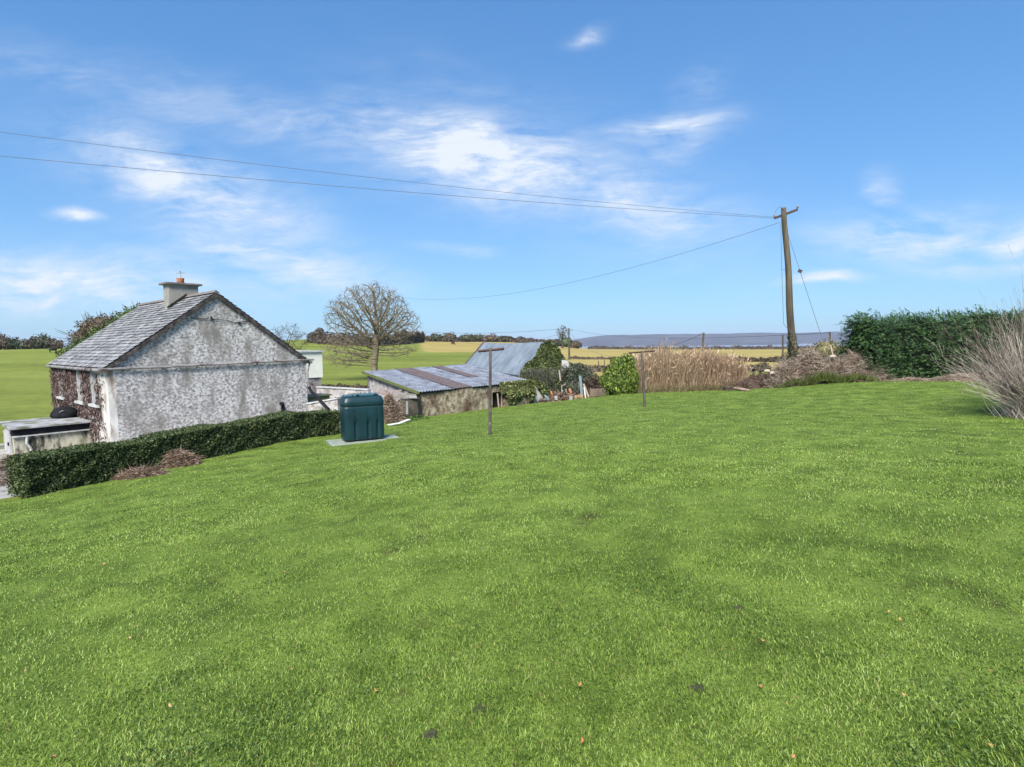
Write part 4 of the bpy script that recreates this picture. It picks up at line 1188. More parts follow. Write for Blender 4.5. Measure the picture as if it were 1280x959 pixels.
# ---------------------------------------------------------------- tall dead grass
M_reed = mat('reed_stalk', [(.15, (.24, .15, .09)), (.5, (.46, .32, .20)), (.85, (.62, .48, .34))], scale=1.5, island=.9, rough=.9, trans=.2)
n = 9000
uu = rng.random(n)
x0r, x1r = P(797, 490, 28.5)[0], P(938, 490, 28.5)[0]
xs = x0r + (x1r - x0r) * uu ** 1.12; yd = 28.3 + rng.random(n) * 2.4
lim = 2.25 - .35 * np.abs(np.sin(uu * 9 + .6)) ** 3 - .15 * ss((uu - .5) / .3) - 1.0 * ss((uu - .84) / .16)
Lh = (lim + .32 * vnoise(xs, yd, 2.3, 4) + .15 * vnoise(xs, yd, 6.1, 9)) * (1 - .35 * rng.random(n) ** 1.4) + .35 * (rng.random(n) > .97)
keepm = rng.random(n) < (1 - .55 * ss((uu - .78) / .15))
C_ = np.stack([xs, yd, G(xs, yd) - .02], 1)[keepm]; Lh = Lh[keepm]
D_ = np.stack([rng.normal(size=len(C_)) * .17 + .03, rng.normal(size=len(C_)) * .15, np.ones(len(C_))], 1)
V1, F1 = sticks_np(C_, D_, Lh, .0105, .10)
tipc = C_ + unit(D_) * Lh[:, None]
tsel = rng.random(len(tipc)) < .55
V2, F2 = cards(tipc[tsel], .20, .24, D=D_[tsel])
lf = rng.integers(0, len(C_), 9000); k_ = rng.random(9000)[:, None]
V3, F3 = cards(C_[lf] + unit(D_[lf]) * Lh[lf][:, None] * k_ ** .7, .24, .13, D=np.stack([rng.normal(size=9000) * .8, rng.normal(size=9000) * .6, rng.normal(size=9000) * .5 + .5], 1))
V_ = np.concatenate([V1, V2, V3]); F_ = np.concatenate([F1, F2 + len(V1), F3 + len(V1) + len(V2)])
tag(mesh_np('tall_dead_grass', V_, F_, M_reed), 'stand of tall straw-coloured dead grass between the bright bush and the utility pole', 'tall grass', kind='stuff')
# scrub under it so the foot closes
n = 5000; xs = x0r - .2 + (x1r - x0r + 1.0) * rng.random(n); yd = 28.0 + rng.random(n) * 1.2
C_ = np.stack([xs, yd, G(xs, yd)], 1); D_ = np.stack([rng.normal(size=n) * .6, rng.normal(size=n) * .4, np.ones(n)], 1)
V_, F_ = sticks_np(C_, D_, .35 * rng.uniform(.5, 1.5, n), .010, .2)
tag(mesh_np('undergrowth', V_, F_, mat('undergrowth', [(.2, (.10, .08, .035)), (.5, (.20, .16, .08)), (.85, (.30, .26, .14))], island=.8, scale=1.4)), 'brown undergrowth at the foot of the tall dead grass', 'undergrowth', kind='stuff')

# ---------------------------------------------------------------- spoil and brush piles by the utility pole
M_peat = mat('peat_soil', [(.3, (.04, .025, .019)), (.7, (.11, .07, .052))], scale=6, bump=.9, bscale=12, bdist=.06)


def lump_heap(name, label, spots, m, n, size):
    root = empty(name, (spots[0][0], spots[0][1], G(spots[0][0], spots[0][1])), label, 'heap')
    mb = MB()
    for (x, y, rx, ry, h) in spots:
        V = []; F = []; nu, nv = 26, 9; sd0 = rng.uniform(0, 9)
        for i in range(nv + 1):
            for k in range(nu):
                a = 2 * PI * k / nu; q = i / nv; wob = 1 + .2 * math.sin(3 * a + sd0) + .1 * math.sin(8 * a + sd0)
                xx = x + math.cos(a) * rx * q * wob; yy = y + math.sin(a) * ry * q * wob
                V.append((xx, yy, G(xx, yy) - .05 + h * (1 - q ** 1.6) * (1 + .25 * math.sin(7 * xx + 5 * yy + sd0)) + rng.normal() * .03 * (1 - q)))
        for i in range(nv):
            for k in range(nu): F.append((i * nu + k, i * nu + (k + 1) % nu, (i + 1) * nu + (k + 1) % nu, (i + 1) * nu + k))
        mb.add(V, F)
    mb.build('mound', m, root)
    lm = MB()
    for _ in range(n):
        x, y, rx, ry, h = spots[rng.integers(len(spots))]
        q = math.sqrt(rng.random()); a = rng.uniform(0, 2 * PI); xx, yy = x + math.cos(a) * rx * q, y + math.sin(a) * ry * q
        c = np.array([xx, yy, G(xx, yy) + h * (1 - q ** 1.6)]); s_ = size * rng.uniform(.4, 1.3)
        ax_ = unit(rng.normal(size=3)); b_ = unit(np.cross(ax_, rng.normal(size=3)))
        lm.box(c, (s_, s_ * .7, s_ * .5), ax_, b_)
    tag(lm.build('clods', m, root), kind='stuff')
    return root


p1 = P(940, 484, 25.5); p2 = P(962, 478, 25.5); p3 = P(920, 488, 25.2)
sp_ = lump_heap('spoil_heap', 'reddish-brown heap of turf and soil left of the pale brush pile', [(p1[0], p1[1], .75, .5, .62), (p2[0] - .2, p2[1] + .3, .55, .5, .85), (p3[0], p3[1], .45, .3, .25)], M_peat, 120, .14)
n = 600; q = rng.integers(0, 3, n); pc = np.array([p1, p2, p3])[q]; C_ = pc + np.stack([rng.normal(size=n) * .3, rng.normal(size=n) * .2 - .15, rng.random(n) * .4], 1)
D_ = rng.normal(size=(n, 3)); V_, F_ = sticks_np(C_, D_, .3, .010, .2); tag(mesh_np('roots', V_, F_, M_strawd, sp_), kind='stuff')
for (u, v) in ((959, 464.5), (966, 467), (1041, 446.5)):
    c_ = P(u, v, 24.9); lb = MB(); lb.tube([c_ - [.14, 0, 0], c_ - [.07, 0, -.03], c_ + [.08, .02, .02], c_ + [.16, .02, -.02]], [.02, .07, .08, .02], 8)
    tag(lb.build('stone', M_pale, smooth=True), 'pale stone on the %s' % ('upper slope of the reddish-brown spoil heap' if u == 959 else ('lower right slope of the spoil heap' if u == 966 else 'dark top of the brush pile')), 'stone', 'pale stones on the heaps')
a_, b_ = ground_hit(906, 488), ground_hit(936, 489)
lg = MB(); lg.tube([a_ + ZZ * .09, (a_ * .6 + b_ * .4) + ZZ * .11, b_ + ZZ * .04], [.11, .09, .05], 9); tag(lg.build('log', M_straw, smooth=True), 'pale barkless log lying on the lawn edge before the spoil heap', 'log')

p = [P(u, 478, Y) for u, Y in ((985, 24.8), (1010, 25), (1040, 25.3), (1068, 25.3), (1090, 25))]
bp_ = heap('brush_pile', 'big pile of bleached branches and dead bracken around the utility pole foot', 'brush pile',
           [(p[0][0], p[0][1] + .1, .85, .8, 1.0), (p[1][0], p[1][1], .8, .8, 1.42), (p[2][0], p[2][1] - .1, 1.0, .8, .98), (p[3][0], p[3][1], .8, .8, 1.18), (p[4][0] - .1, p[4][1], .8, .6, .6)],
           [(M_pale, .6), (M_straw, .55), (M_strawd, .3)], 7500, .6, .010, flat=.95, mm=M_peat)
M_tuft = leafmat('tuft_grass', (.05, .075, .015), (.11, .15, .03), (.20, .23, .06), trans=.3)


def tuft(u, v, Y, n, rx, ry, L, label, m=None):
    c = P(u, v, Y); xs = c[0] + rng.normal(size=n) * rx; ys = c[1] + rng.normal(size=n) * ry
    C = np.stack([xs, ys, G(xs, ys) + .15 * np.exp(-((xs - c[0]) / rx) ** 2)], 1); D = np.stack([rng.normal(size=n) * .5, rng.normal(size=n) * .4 - .2, np.ones(n)], 1)
    V, F = sticks_np(C, D, L * rng.uniform(.5, 1.4, n), .009, .35)
    return tag(mesh_np('grass_tuft', V, F, m or M_tuft), label, 'grass tuft', kind='stuff')


tuft(1025, 478, 24.2, 900, .55, .22, .38, 'big green grass tuft growing at the front of the brush pile')
tuft(1068, 481, 24.0, 500, .5, .2, .25, 'low dark green tuft at the right foot of the brush pile')
tuft(992, 484, 24.0, 260, .35, .15, .22, 'small green tuft at the left foot of the brush pile')

# yellowish bush and posts behind the pile
shrub('gorse_bush', [(P(1032, 440, 29.5), (.85, .6, .65)), (P(1046, 445, 29.5), (.7, .5, .5)), (P(1015, 446, 29.3), (.6, .5, .4))], leafmat('gorse', (.10, .09, .03), (.20, .18, .07), (.33, .29, .14)), 3600, .10, 'olive-yellow bush behind the brush pile right of the utility pole', 'bush', twigs=12)
shrub('grey_thicket', [(P(1000, 450, 29), (1.1, .5, .5)), (P(1060, 450, 28), (.9, .5, .55))], leafmat('thicket', (.08, .07, .045), (.15, .13, .09), (.24, .21, .15)), 2600, .10, 'grey-brown thicket low behind the utility pole', 'thicket', twigs=10)


def simple_post(u, v0, v1, Y, w_, label, m=M_rail, name='fence_post', lean=0, cat='post', group=None):
    a = P(u - lean, v0, Y); b = P(u + lean, v1, Y); o = MB().tube([a - ZZ * .1, (a + b) / 2, b], [w_ / 2, w_ / 2 * .95, w_ / 2 * .9], 7).build(name, m); return tag(o, label, cat, group)


simple_post(1037.5, 452, 415, 30.5, .10, 'dark upright post above the olive-yellow bush')
simple_post(878, 460, 416, 40, .16, 'thin leaning pole rising above the tall dead grass', lean=1.5)
simple_post(978.5, 446, 418, 60, .2, 'thin grey pole in the field left of the utility pole foot', m=M_postw)

# ---------------------------------------------------------------- utility pole
pb = P(993, 470, 26.0); UPY = 26.0
pt_ = P(980, 260, UPY)
pl = empty('utility_pole', (pb[0], pb[1], G(pb[0], pb[1])), 'tall leaning wooden utility pole with a small crossarm and ivy at its foot', 'utility pole')
M_pole = mat('pole_wood', [(.3, (.045, .035, .024)), (.5, (.095, .075, .052)), (.75, (.17, .14, .10))], scale=5, stretch=(1, 1, .12), bump=.5, bscale=20, second=((.07, .085, .045), 1.2, .5, .66))
m = MB(); pts_ = [pb * (1 - k) + pt_ * k for k in np.linspace(-.05, 1, 14)]
pts_ = [p_ + np.array([.03 * math.sin(i * .9), 0, 0]) for i, p_ in enumerate(pts_)]
m.tube(pts_, [.185 * (1 - k) + .115 * k for k in np.linspace(0, 1, 14)], 14); m.build('shaft', M_pole, pl, smooth=True)
c0, c1 = P(968, 273, UPY + .35), P(997, 262, UPY - .45)
MB().bar(c0, c1, .09, .09).build('crossarm', M_rust, pl)
ins = MB()
INS = [c0 + ZZ * .05, c0 * .6 + c1 * .4 + ZZ * .05, c1 + ZZ * .05]
for p_ in INS:
    o_ = MB(); o_.tube([p_, p_ + ZZ * .05, p_ + ZZ * .10, p_ + ZZ * .12, p_ + ZZ * .17], [.02, .055, .05, .035, .03], 9); o_.build('insulator', M_gut, pl, smooth=True)
n = 1700; k = rng.random(n) ** 1.6 * .27; a = rng.uniform(0, 2 * PI, n)
rI = (.14 + .20 * rng.random(n)) * (1 - .5 * k / .26)
C_ = pb + (pt_ - pb) * k[:, None] + np.stack([np.cos(a) * rI, np.sin(a) * rI, np.zeros(n)], 1)
V_, F_ = cards(C_, .10, .7); mesh_np('ivy', V_, F_, leafmat('pole_ivy', (.018, .03, .012), (.04, .055, .02), (.08, .10, .04)), pl)
M_wire = mat('cable_black', [(.3, (.10, .115, .14)), (.7, (.15, .165, .20))], scale=3, rough=.6)
lc = MB(); lc.tube([P(976, 280, UPY - .3), P(977, 330, UPY - .35), P(979.5, 405, UPY - .35), P(986, 412, UPY - .2), P(990, 418, UPY - .15)], .011, 5); lc.tube([P(981, 337, UPY - .1), P(978.5, 337, UPY - .35)], .01, 4); lc.build('loose_cable', M_wire, pl)
lp = MB(); a_ = np.linspace(0, 1, 10); lp.tube([P(967 + 14 * k, 272 - 34 * k * (1 - k) * 1.2 - 6 * k, UPY - .1) for k in a_], .011, 5); lp.build('jumper_loop', M_wire, pl)
st_ = P(1037, 452, 25.0)
gy = MB(); gy.tube([P(983, 287, UPY), st_], .012, 5); gyo = gy.build('guy_wire', M_wire, pl)
gi = P(983, 287, UPY) * .68 + st_ * .32; gb = MB(); gb.box(gi, (.13, .13, .16), (.9, .1, -.3), unit(np.array([.0, 1., .3]))); gb.build('insulator', M_rust, gyo)
gk = MB(); gk.tube([P(1038, 432, 25.2), P(1043, 452, 25.1)], .035, 6); gk.build('stay_guard', M_pale, pl)


def wire(p0, p1, sag, r, label, n=40, cat='cable', group='overhead cables'):
    p0, p1 = np.array(p0, float), np.array(p1, float)
    ks = np.linspace(0, 1, n); pts = [p0 * (1 - k) + p1 * k - ZZ * 4 * sag * k * (1 - k) for k in ks]
    o = MB().tube(pts, r, 5).build('overhead_cable', M_wire); return tag(o, label, cat, group)


def wire_to(pA, u, v, Yv, sag_pts, ext, r, label):
    """cable from pole point pA passing the sight line (u, v) at distance Yv and on to a pole further left"""
    q = P(u, v, Yv)
    d = (q - pA); end = pA + d * ext
    end[2] = pA[2] + (q[2] - pA[2]) * ext
    # choose sag so the cable hits (u,v) on the way
    k = 1 / ext; need = (pA[2] * (1 - k) + end[2] * k) - q[2] + sag_pts
    end[2] += sag_pts / k
    return wire(pA, end, sag_pts / (4 * k * (1 - k)), r, label, 80), end


w1, e1 = wire_to(INS[0], 0, 165, 16.0, .35, 1.5, .0075, 'upper of two overhead cables running left from the utility pole')
w2, e2 = wire_to(P(972, 273, UPY), 0, 195, 16.6, .25, 1.5, .0085, 'lower of two overhead cables running left from the utility pole')
wire(P(975, 278, UPY), P(505, 372.5, 58), 1.3, .010, 'single cable sagging from the utility pole to the bare tree')

# ---------------------------------------------------------------- conifer hedge on the right
M_con = leafmat('conifer_spray', (.016, .046, .018), (.042, .100, .034), (.12, .21, .06), scale=1.1, island=.8, trans=.1)
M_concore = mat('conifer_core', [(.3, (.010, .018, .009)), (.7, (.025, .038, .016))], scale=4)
CX0, CX1 = P(1092, 478, 24.5)[0], 36.0
cy0 = 24.7


def con_top(x): return .70 + .03 * (x - CX0) + .09 * np.sin(x * 2.1) + .06 * np.sin(x * 5.3 + 1) + .04 * np.sin(x * 9.7)


con = empty('conifer_hedge', ((CX0 + CX1) / 2, cy0 + 1, G((CX0 + CX1) / 2, cy0)), 'tall dense dark green conifer hedge closing the right side of the lawn', 'hedge')
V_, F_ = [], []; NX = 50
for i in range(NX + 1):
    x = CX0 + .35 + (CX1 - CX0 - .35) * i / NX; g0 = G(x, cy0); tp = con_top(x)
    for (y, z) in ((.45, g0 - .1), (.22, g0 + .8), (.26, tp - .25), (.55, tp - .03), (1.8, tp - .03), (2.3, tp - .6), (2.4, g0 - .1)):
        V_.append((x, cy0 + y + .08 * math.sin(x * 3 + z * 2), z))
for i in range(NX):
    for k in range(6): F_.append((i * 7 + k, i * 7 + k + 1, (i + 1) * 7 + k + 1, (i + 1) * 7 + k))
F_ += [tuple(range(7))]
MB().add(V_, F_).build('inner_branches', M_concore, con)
nb = 5400
sel = rng.random(nb)
xb = CX0 + .1 + (CX1 - CX0) * rng.random(nb); hb = rng.random(nb)
g0 = G(xb, np.full(nb, cy0)); tpb = con_top(xb)
zb_ = g0 + .05 + (tpb - g0 - .1) * hb; yb = cy0 + .18 + .16 * vnoise(xb, zb_, 2.1, 6) + .25 * hb ** 3
topm = sel > .74; zb_ = np.where(topm, tpb - .12 + .1 * rng.random(nb), zb_); yb = np.where(topm, cy0 + .2 + 2.1 * rng.random(nb), yb)
endm = sel < .14; xb = np.where(endm, CX0 + .25 - .25 * np.sin(hb * PI) + .1 * rng.random(nb), xb); yb = np.where(endm, cy0 + .2 + 2.0 * rng.random(nb), yb)
dirb = np.stack([-.75 + .45 * rng.normal(size=nb), np.where(topm, .1 * rng.normal(size=nb), -.75 + .3 * rng.normal(size=nb)), .10 + .28 * rng.normal(size=nb) + np.where(topm, .45, 0)], 1)
dirb = unit(dirb)
Lb = .40 + .26 * rng.random(nb) + .25 * ((rng.random(nb) > .95) & topm)
per = 22
k = np.tile(np.linspace(.05, 1, per), nb); bi = np.repeat(np.arange(nb), per)
base = np.stack([xb, yb, zb_], 1)[bi]; D = dirb[bi]
side = unit(np.cross(D, [0, 0, 1.0])) * (rng.choice([-1, 1], nb * per))[:, None]
fan = (1 - k)[:, None] * .13
C_ = base + D * (Lb[bi] * k)[:, None] + side * fan * rng.random(nb * per)[:, None] + ZZ * (-.10 * k * k * rng.random(nb * per))[:, None] + rng.normal(size=(nb * per, 3)) * .012
V_, F_ = cards(C_, .12, .22, D=D * 1.0 + side * .7, N=np.tile([0, -.4, 1.0], (nb * per, 1)))
mesh_np('foliage', V_, F_, M_con, con)
# dead branch litter under it
h_ = P(1205, 476, 23.2)
heap('litter_strip', 'strip of pale dead litter at the foot of the conifer hedge', 'litter', [(h_[0], h_[1], 1.6, .35, .30), (h_[0] + 1.8, h_[1] - .2, 1.2, .35, .25), (P(1150, 476, 23.6)[0], 23.9, 1.0, .25, .16)], [(M_straw, .7), (M_pale, .4)], 1100, .35, .009, flat=.25)

# ---------------------------------------------------------------- bare brown bush at the right edge
bb_ = gp(*ground_hit(1272, 524)[:2])
bx_, by_ = bb_[0] + .80, bb_[1] + .25
brb = empty('bare_bush', (bx_, by_, G(bx_, by_)), 'leafless brown bush of long arching stems at the right edge of the lawn', 'bush')
g0 = G(bx_, by_)


def arching(nst, m, r0, Lm, spread, lowz, seedoff, name):
    mb = MB()
    for _ in range(nst):
        a = rng.uniform(0, 2 * PI); q = rng.random() ** .5 * .32
        p = np.array([bx_ + math.cos(a) * q, by_ + math.sin(a) * q, 0]); p[2] = G(p[0], p[1]) - .05
        out = np.array([math.cos(a), math.sin(a), 0]); tilt = rng.uniform(.05, spread)
        d = unit(out * tilt + ZZ * 1.0 + rng.normal(size=3) * .08); L = Lm * rng.uniform(.55, 1.15); ns = 6
        pts = [p]; rr = [r0]
        for i in range(ns):
            d = unit(d + out * .10 * tilt + rng.normal(size=3) * .05 - ZZ * .05 * tilt)
            pts.append(pts[-1] + d * L / ns); rr.append(r0 * (1 - (i + 1) / (ns + .6)))
            if i >= 1 and rng.random() < .85:
                dt = unit(d + rng.normal(size=3) * .45); lt_ = L * rng.uniform(.12, .3); q0 = pts[-1]
                mb.tube([q0, q0 + dt * lt_ * .5, q0 + unit(dt + ZZ * .3) * lt_], [rr[-1] * .7, rr[-1] * .5, .0025], 3, False)
        mb.tube(pts, rr, 4, False)
    return mb.build(name, m, brb, recalc=False)


M_stemp = mat('pale_stem', [(.2, (.30, .24, .19)), (.5, (.48, .40, .33)), (.8, (.64, .56, .48))], scale=3, island=.8, rough=.8)
M_stemd = mat('dark_stem', [(.2, (.07, .05, .045)), (.5, (.15, .11, .095)), (.8, (.26, .20, .17))], scale=3, island=.8, rough=.8)
arching(330, M_stemp, .011, 2.15, 1.0, 0, 0, 'stems')
arching(330, M_stemd, .008, 2.35, .9, 0, 0, 'stems')
arching(14, M_stemd, .017, 3.3, .42, 0, 0, 'tall_shoot')
n = 2600; C_ = np.stack([bx_ + rng.normal(size=n) * .28, by_ + rng.normal(size=n) * .25, np.zeros(n)], 1); C_[:, 2] = G(C_[:, 0], C_[:, 1])
D_ = np.stack([rng.normal(size=n) * .7, rng.normal(size=n) * .7, np.ones(n)], 1); V_, F_ = sticks_np(C_, D_, .42 * rng.uniform(.4, 1.5, n), .006, .3); mesh_np('dead_leaves', V_, F_, M_stemp, brb)
shrub('russet_thicket', [((bx_ + 1.5, by_ + 1.8, G(bx_ + 1.5, by_ + 1.8) + 1.2), (1.1, .8, 1.2)), ((bx_ + .9, by_ + 2.2, G(bx_ + .9, by_ + 2.2) + .9), (.8, .7, .95))], leafmat('russet', (.08, .05, .045), (.15, .10, .09), (.25, .19, .17)), 5200, .06, 'dark russet twiggy thicket behind the bare bush at the right edge', 'thicket', core=False, aspect=.15, twigs=40, fill=.9)

# ---------------------------------------------------------------- big bare tree (space colonisation)


def bare_tree(base, hull, label, step=.32, natt=2200, seed=3, r_tip=.012, trunk_pts=None, name='bare_tree', infl=1.7, kill=.5, mt=None):
    r_ = np.random.default_rng(seed)
    att = []
    for c, r in hull:
        k = int(natt * np.prod(r) ** .8 / sum(np.prod(q[1]) ** .8 for q in hull))
        d = unit(r_.normal(size=(k, 3))); rad = r_.random(k) ** (1 / 3.4)
        att.append(np.array(c) + d * rad[:, None] * np.array(r))
    att = np.concatenate(att)
    if natt > 3000:
        for _ in range(16):
            h_c = att[r_.integers(len(att))]; att = att[np.linalg.norm(att - h_c, axis=1) > r_.uniform(.5, 1.05)]
    nodes = [np.array(p_, float) for p_ in trunk_pts]; par = [-1] + list(range(len(nodes) - 1))
    # dense trunk
    nn_, pp_ = [nodes[0]], [-1]
    for a, b in zip(nodes[:-1], nodes[1:]):
        k = max(1, int(np.linalg.norm(b - a) / step))
        for j in range(1, k + 1): nn_.append(a + (b - a) * j / k); pp_.append(len(nn_) - 2)
    nodes, par = nn_, pp_
    alive = np.ones(len(att), bool)
    N = np.array(nodes)
    dmin = np.full(len(att), 1e9); near = np.zeros(len(att), int)
    new0 = 0
    for it in range(220):
        Nn = np.array(nodes[new0:])
        if len(Nn):
            d = np.linalg.norm(att[:, None] - Nn[None], axis=2); m_ = d.min(1); a_ = d.argmin(1) + new0
            upd = m_ < dmin; dmin[upd] = m_[upd]; near[upd] = a_[upd]
        alive &= dmin > kill
        new0 = len(nodes)
        act = alive & (dmin < (infl if it > 25 else 6))
        if not act.any():
            act = alive & (dmin < 3 * infl)
            if not act.any(): break
        grew = False
        for nd in np.unique(near[act]):
            s_ = act & (near == nd)
            v = unit(att[s_] - nodes[nd]).sum(0) * .35 + r_.normal(size=3) * .30; v = unit(v)
            p_ = nodes[nd] + v * step
            nodes.append(p_); par.append(int(nd)); grew = True
        if not grew or len(nodes) > 15000: break
    nodes = np.array(nodes); par = np.array(par); n = len(nodes)
    R = np.zeros(n); kids = [[] for _ in range(n)]
    for i in range(1, n): kids[par[i]].append(i)
    for i in range(n - 1, -1, -1):
        R[i] = r_tip if not kids[i] else (sum(R[k] ** 2.25 for k in kids[i])) ** (1 / 2.25)
    R = np.minimum(R, .36)
    root = empty(name, base, label, 'tree')
    tr, br, tw = MB(), MB(), MB()
    for i in range(1, n):
        a, b = nodes[par[i]], nodes[i]; ra, rb = R[par[i]], R[i]
        ra = min(ra, rb * 1.35)
        tgt = tr if rb > R[1] * .55 else br
        tgt.tube([a, (a + b) / 2 + r_.normal(size=3) * .012, b], [ra, (ra + rb) / 2, rb], 8 if rb > .08 else (5 if rb > .03 else 3), False)
        if not kids[i] or rb < .03:
            for _ in range(3 if n < 4000 else 2):
                d = unit(unit(b - a) * .8 + r_.normal(size=3) * .6 + ZZ * .15); L = r_.uniform(.2, .55)
                tw.tube([b, b + d * L * .5, b + unit(d + r_.normal(size=3) * .3) * L], [.011, .009, .005], 3, False)
    mt = mt or M_bark
    for nm_, q_ in (('trunk', tr), ('limbs', br), ('twigs', tw)):
        if q_.V: q_.build(nm_, mt, root, recalc=False, smooth=nm_ == 'trunk')
    return root


TY = 62.0
tb0 = P(468, 470, TY); tb0[2] = G(tb0[0], tb0[1]) - .1
def TP(u, v, dy=0): return P(u, v, TY + dy)
M_bare = mat('lichened_bark', [(.3, (.11, .09, .055)), (.6, (.20, .165, .11)), (.8, (.28, .24, .17))], scale=2.5, detail=5)
pxm = TY / FPX
hull = [(TP(462, 392), (52 * pxm, 46 * pxm, 38 * pxm)), (TP(495, 405), (33 * pxm, 30 * pxm, 22 * pxm)), (TP(430, 400), (26 * pxm, 26 * pxm, 24 * pxm)),
        (TP(432, 440), (34 * pxm, 26 * pxm, 20 * pxm)), (TP(497, 436), (26 * pxm, 22 * pxm, 13 * pxm)), (TP(468, 372), (24 * pxm, 22 * pxm, 20 * pxm))]
bare_tree(tb0, hull, 'large spreading bare tree with lichened grey limbs behind the long shed', trunk_pts=[tb0, TP(468, 458), TP(469, 446), TP(470, 434), TP(471, 424)], mt=M_bare, natt=5200, r_tip=.019, kill=.34, infl=1.25, step=.27)

# ---------------------------------------------------------------- trees and hedges in the distance
M_far = leafmat('far_hedge', (.028, .036, .020), (.055, .062, .035), (.10, .10, .06), scale=.15, island=.7, trans=.05)
M_farb = leafmat('far_brown', (.05, .038, .026), (.095, .072, .048), (.15, .12, .08), scale=.2, island=.7, trans=.05)
M_farg = leafmat('far_green', (.03, .055, .016), (.06, .095, .03), (.11, .15, .05), scale=.3, island=.7, trans=.05)


def on_ground(u, Y, dz=0):
    p = P(u, 430, Y); return np.array([p[0], p[1], G(p[0], p[1]) + dz])


def farbush(u, Y, wpx, hpx, m, label, group='distant bushes on the skyline', n=260, name='far_bush', cat='bush'):
    k = Y / FPX; c = on_ground(u, Y); rx = wpx * k / 2; rz = hpx * k
    bl = [(c + [0, 0, rz * .45], (rx, rx * .8, rz * .55)), (c + [-rx * .5, 0, rz * .3], (rx * .6, rx * .6, rz * .42)), (c + [rx * .45, 0, rz * .35], (rx * .6, rx * .6, rz * .4))]
    return shrub(name, bl, m, n, max(.35, k * 2.2), label, cat, group, aspect=.7)


LT = [(2, 22, 20, M_farb, 'dark brown bush at the far left end of the left skyline'), (17, 16, 15, M_far, 'low dark bush second from the left on the left skyline'), (30, 18, 13, M_far, 'grey-green bush third from the left on the left skyline'),
      (41, 10, 15, M_farb, 'narrow brown bush in the middle of the left skyline'), (54, 24, 19, M_far, 'biggest dark round bush on the left skyline'), (70, 16, 12, M_farb, 'small dark bush just left of the cottage roof')]
for u, wp, hp_, m_, lab in LT: farbush(u, 136, wp, hp_, m_, lab, 'bushes along the left skyline', 700)
ROW = []


def hedgerow(name, label, pts, wdt, hgt, m, n, size, cat='hedge', kind=None, var=.35):
    """continuous uneven hedge along ground points"""
    pts = np.array(pts); seg = np.linalg.norm(np.diff(pts[:, :2], axis=0), axis=1); cum = np.r_[0, np.cumsum(seg)]
    t = rng.random(n) * cum[-1]; x = np.interp(t, cum, pts[:, 0]); y = np.interp(t, cum, pts[:, 1])
    hh = hgt * (1 + var * vnoise(t / hgt, t * 0, .9, 3) + var * .5 * vnoise(t / hgt, t * 0, 2.7, 7))
    off = rng.normal(size=n) * wdt * .4; z = hh * np.sqrt(np.clip(1 - (off / wdt) ** 2, .05, 1)) * (1 - .9 * rng.random(n) ** 1.4)
    C = np.stack([x, y + off, G(x, y + off) + z], 1)
    V, F = cards(C, size, .7)
    K = max(8, int(cum[-1] / (hgt * .8))); tt_ = np.linspace(0, cum[-1], K); cv = []; cf = []
    for i, q in enumerate(tt_):
        xx, yy = np.interp(q, cum, pts[:, 0]), np.interp(q, cum, pts[:, 1]); h = .72 * hgt * (1 + var * vnoise(np.array(q / hgt), np.array(0.), .9, 3)); g1 = G(xx, yy)
        cv += [(xx, yy - wdt * .5, g1 - .3), (xx, yy - wdt * .35, g1 + h * .8), (xx, yy, g1 + h), (xx, yy + wdt * .35, g1 + h * .8), (xx, yy + wdt * .5, g1 - .3)]
    for i in range(K - 1):
        for k in range(4): cf.append((i * 5 + k, i * 5 + k + 1, (i + 1) * 5 + k + 1, (i + 1) * 5 + k))
    k0 = len(V); V = np.concatenate([V, np.array(cv)]); F = np.concatenate([F, np.array(cf) + k0])
    o = mesh_np(name, V, F, m); return tag(o, label, cat, kind=kind)


hedgerow('skyline_hedge', 'long dark hedge along the crest from the bare tree to the distant pole', [on_ground(u, 262) for u in (500, 540, 580, 620, 660, 700)], 2.2, 2.6, M_farb, 5200, .8)
hedgerow('skyline_hedge', 'brown scrubby hedge on the skyline behind the bare tree', [on_ground(u, Y) for u, Y in ((385, 190), (405, 180), (440, 175), (480, 180), (510, 200), (530, 235))], 2.5, 4.0, M_farb, 5200, .65)
k_ = 0
for u, wp, hp_ in ((508, 20, 13), (524, 16, 12), (545, 16, 11), (562, 18, 12), (583, 20, 10), (596, 18, 10), (613, 22, 10), (630, 14, 7)):
    k_ += 1
    farbush(u, 262, wp, hp_, (M_far, M_farb, M_farg)[k_ % 3] if k_ % 3 < 2 else M_far, ['rounded dark tree on the crest %s' % s_ for s_ in ('just right of the bare tree crown', 'above the stubble near the bare tree', 'in the crest hedge above the grazing cow left side', 'straight above the grazing brown cow',
            'in the crest hedge left of the barn roof', 'above the left end of the barn roof', 'above the middle of the barn roof', 'small, above the barn roof right half')][k_ - 1], 'trees along the middle skyline', 500, name='far_tree', cat='tree')
farbush(706, 255, 20, 13, M_farg, 'dark tree clump just left of the distant pole', 'trees along the middle skyline', 500, name='far_tree', cat='tree')
farbush(718, 255, 18, 9, M_farb, 'brown tree clump just right of the distant pole at the end of the skyline', 'trees along the middle skyline', 500, name='far_tree', cat='tree')
farbush(697, 252, 12, 7, M_far, 'low dark bush ending the middle skyline left of the distant pole', 'trees along the middle skyline', 300, name='far_tree', cat='tree')
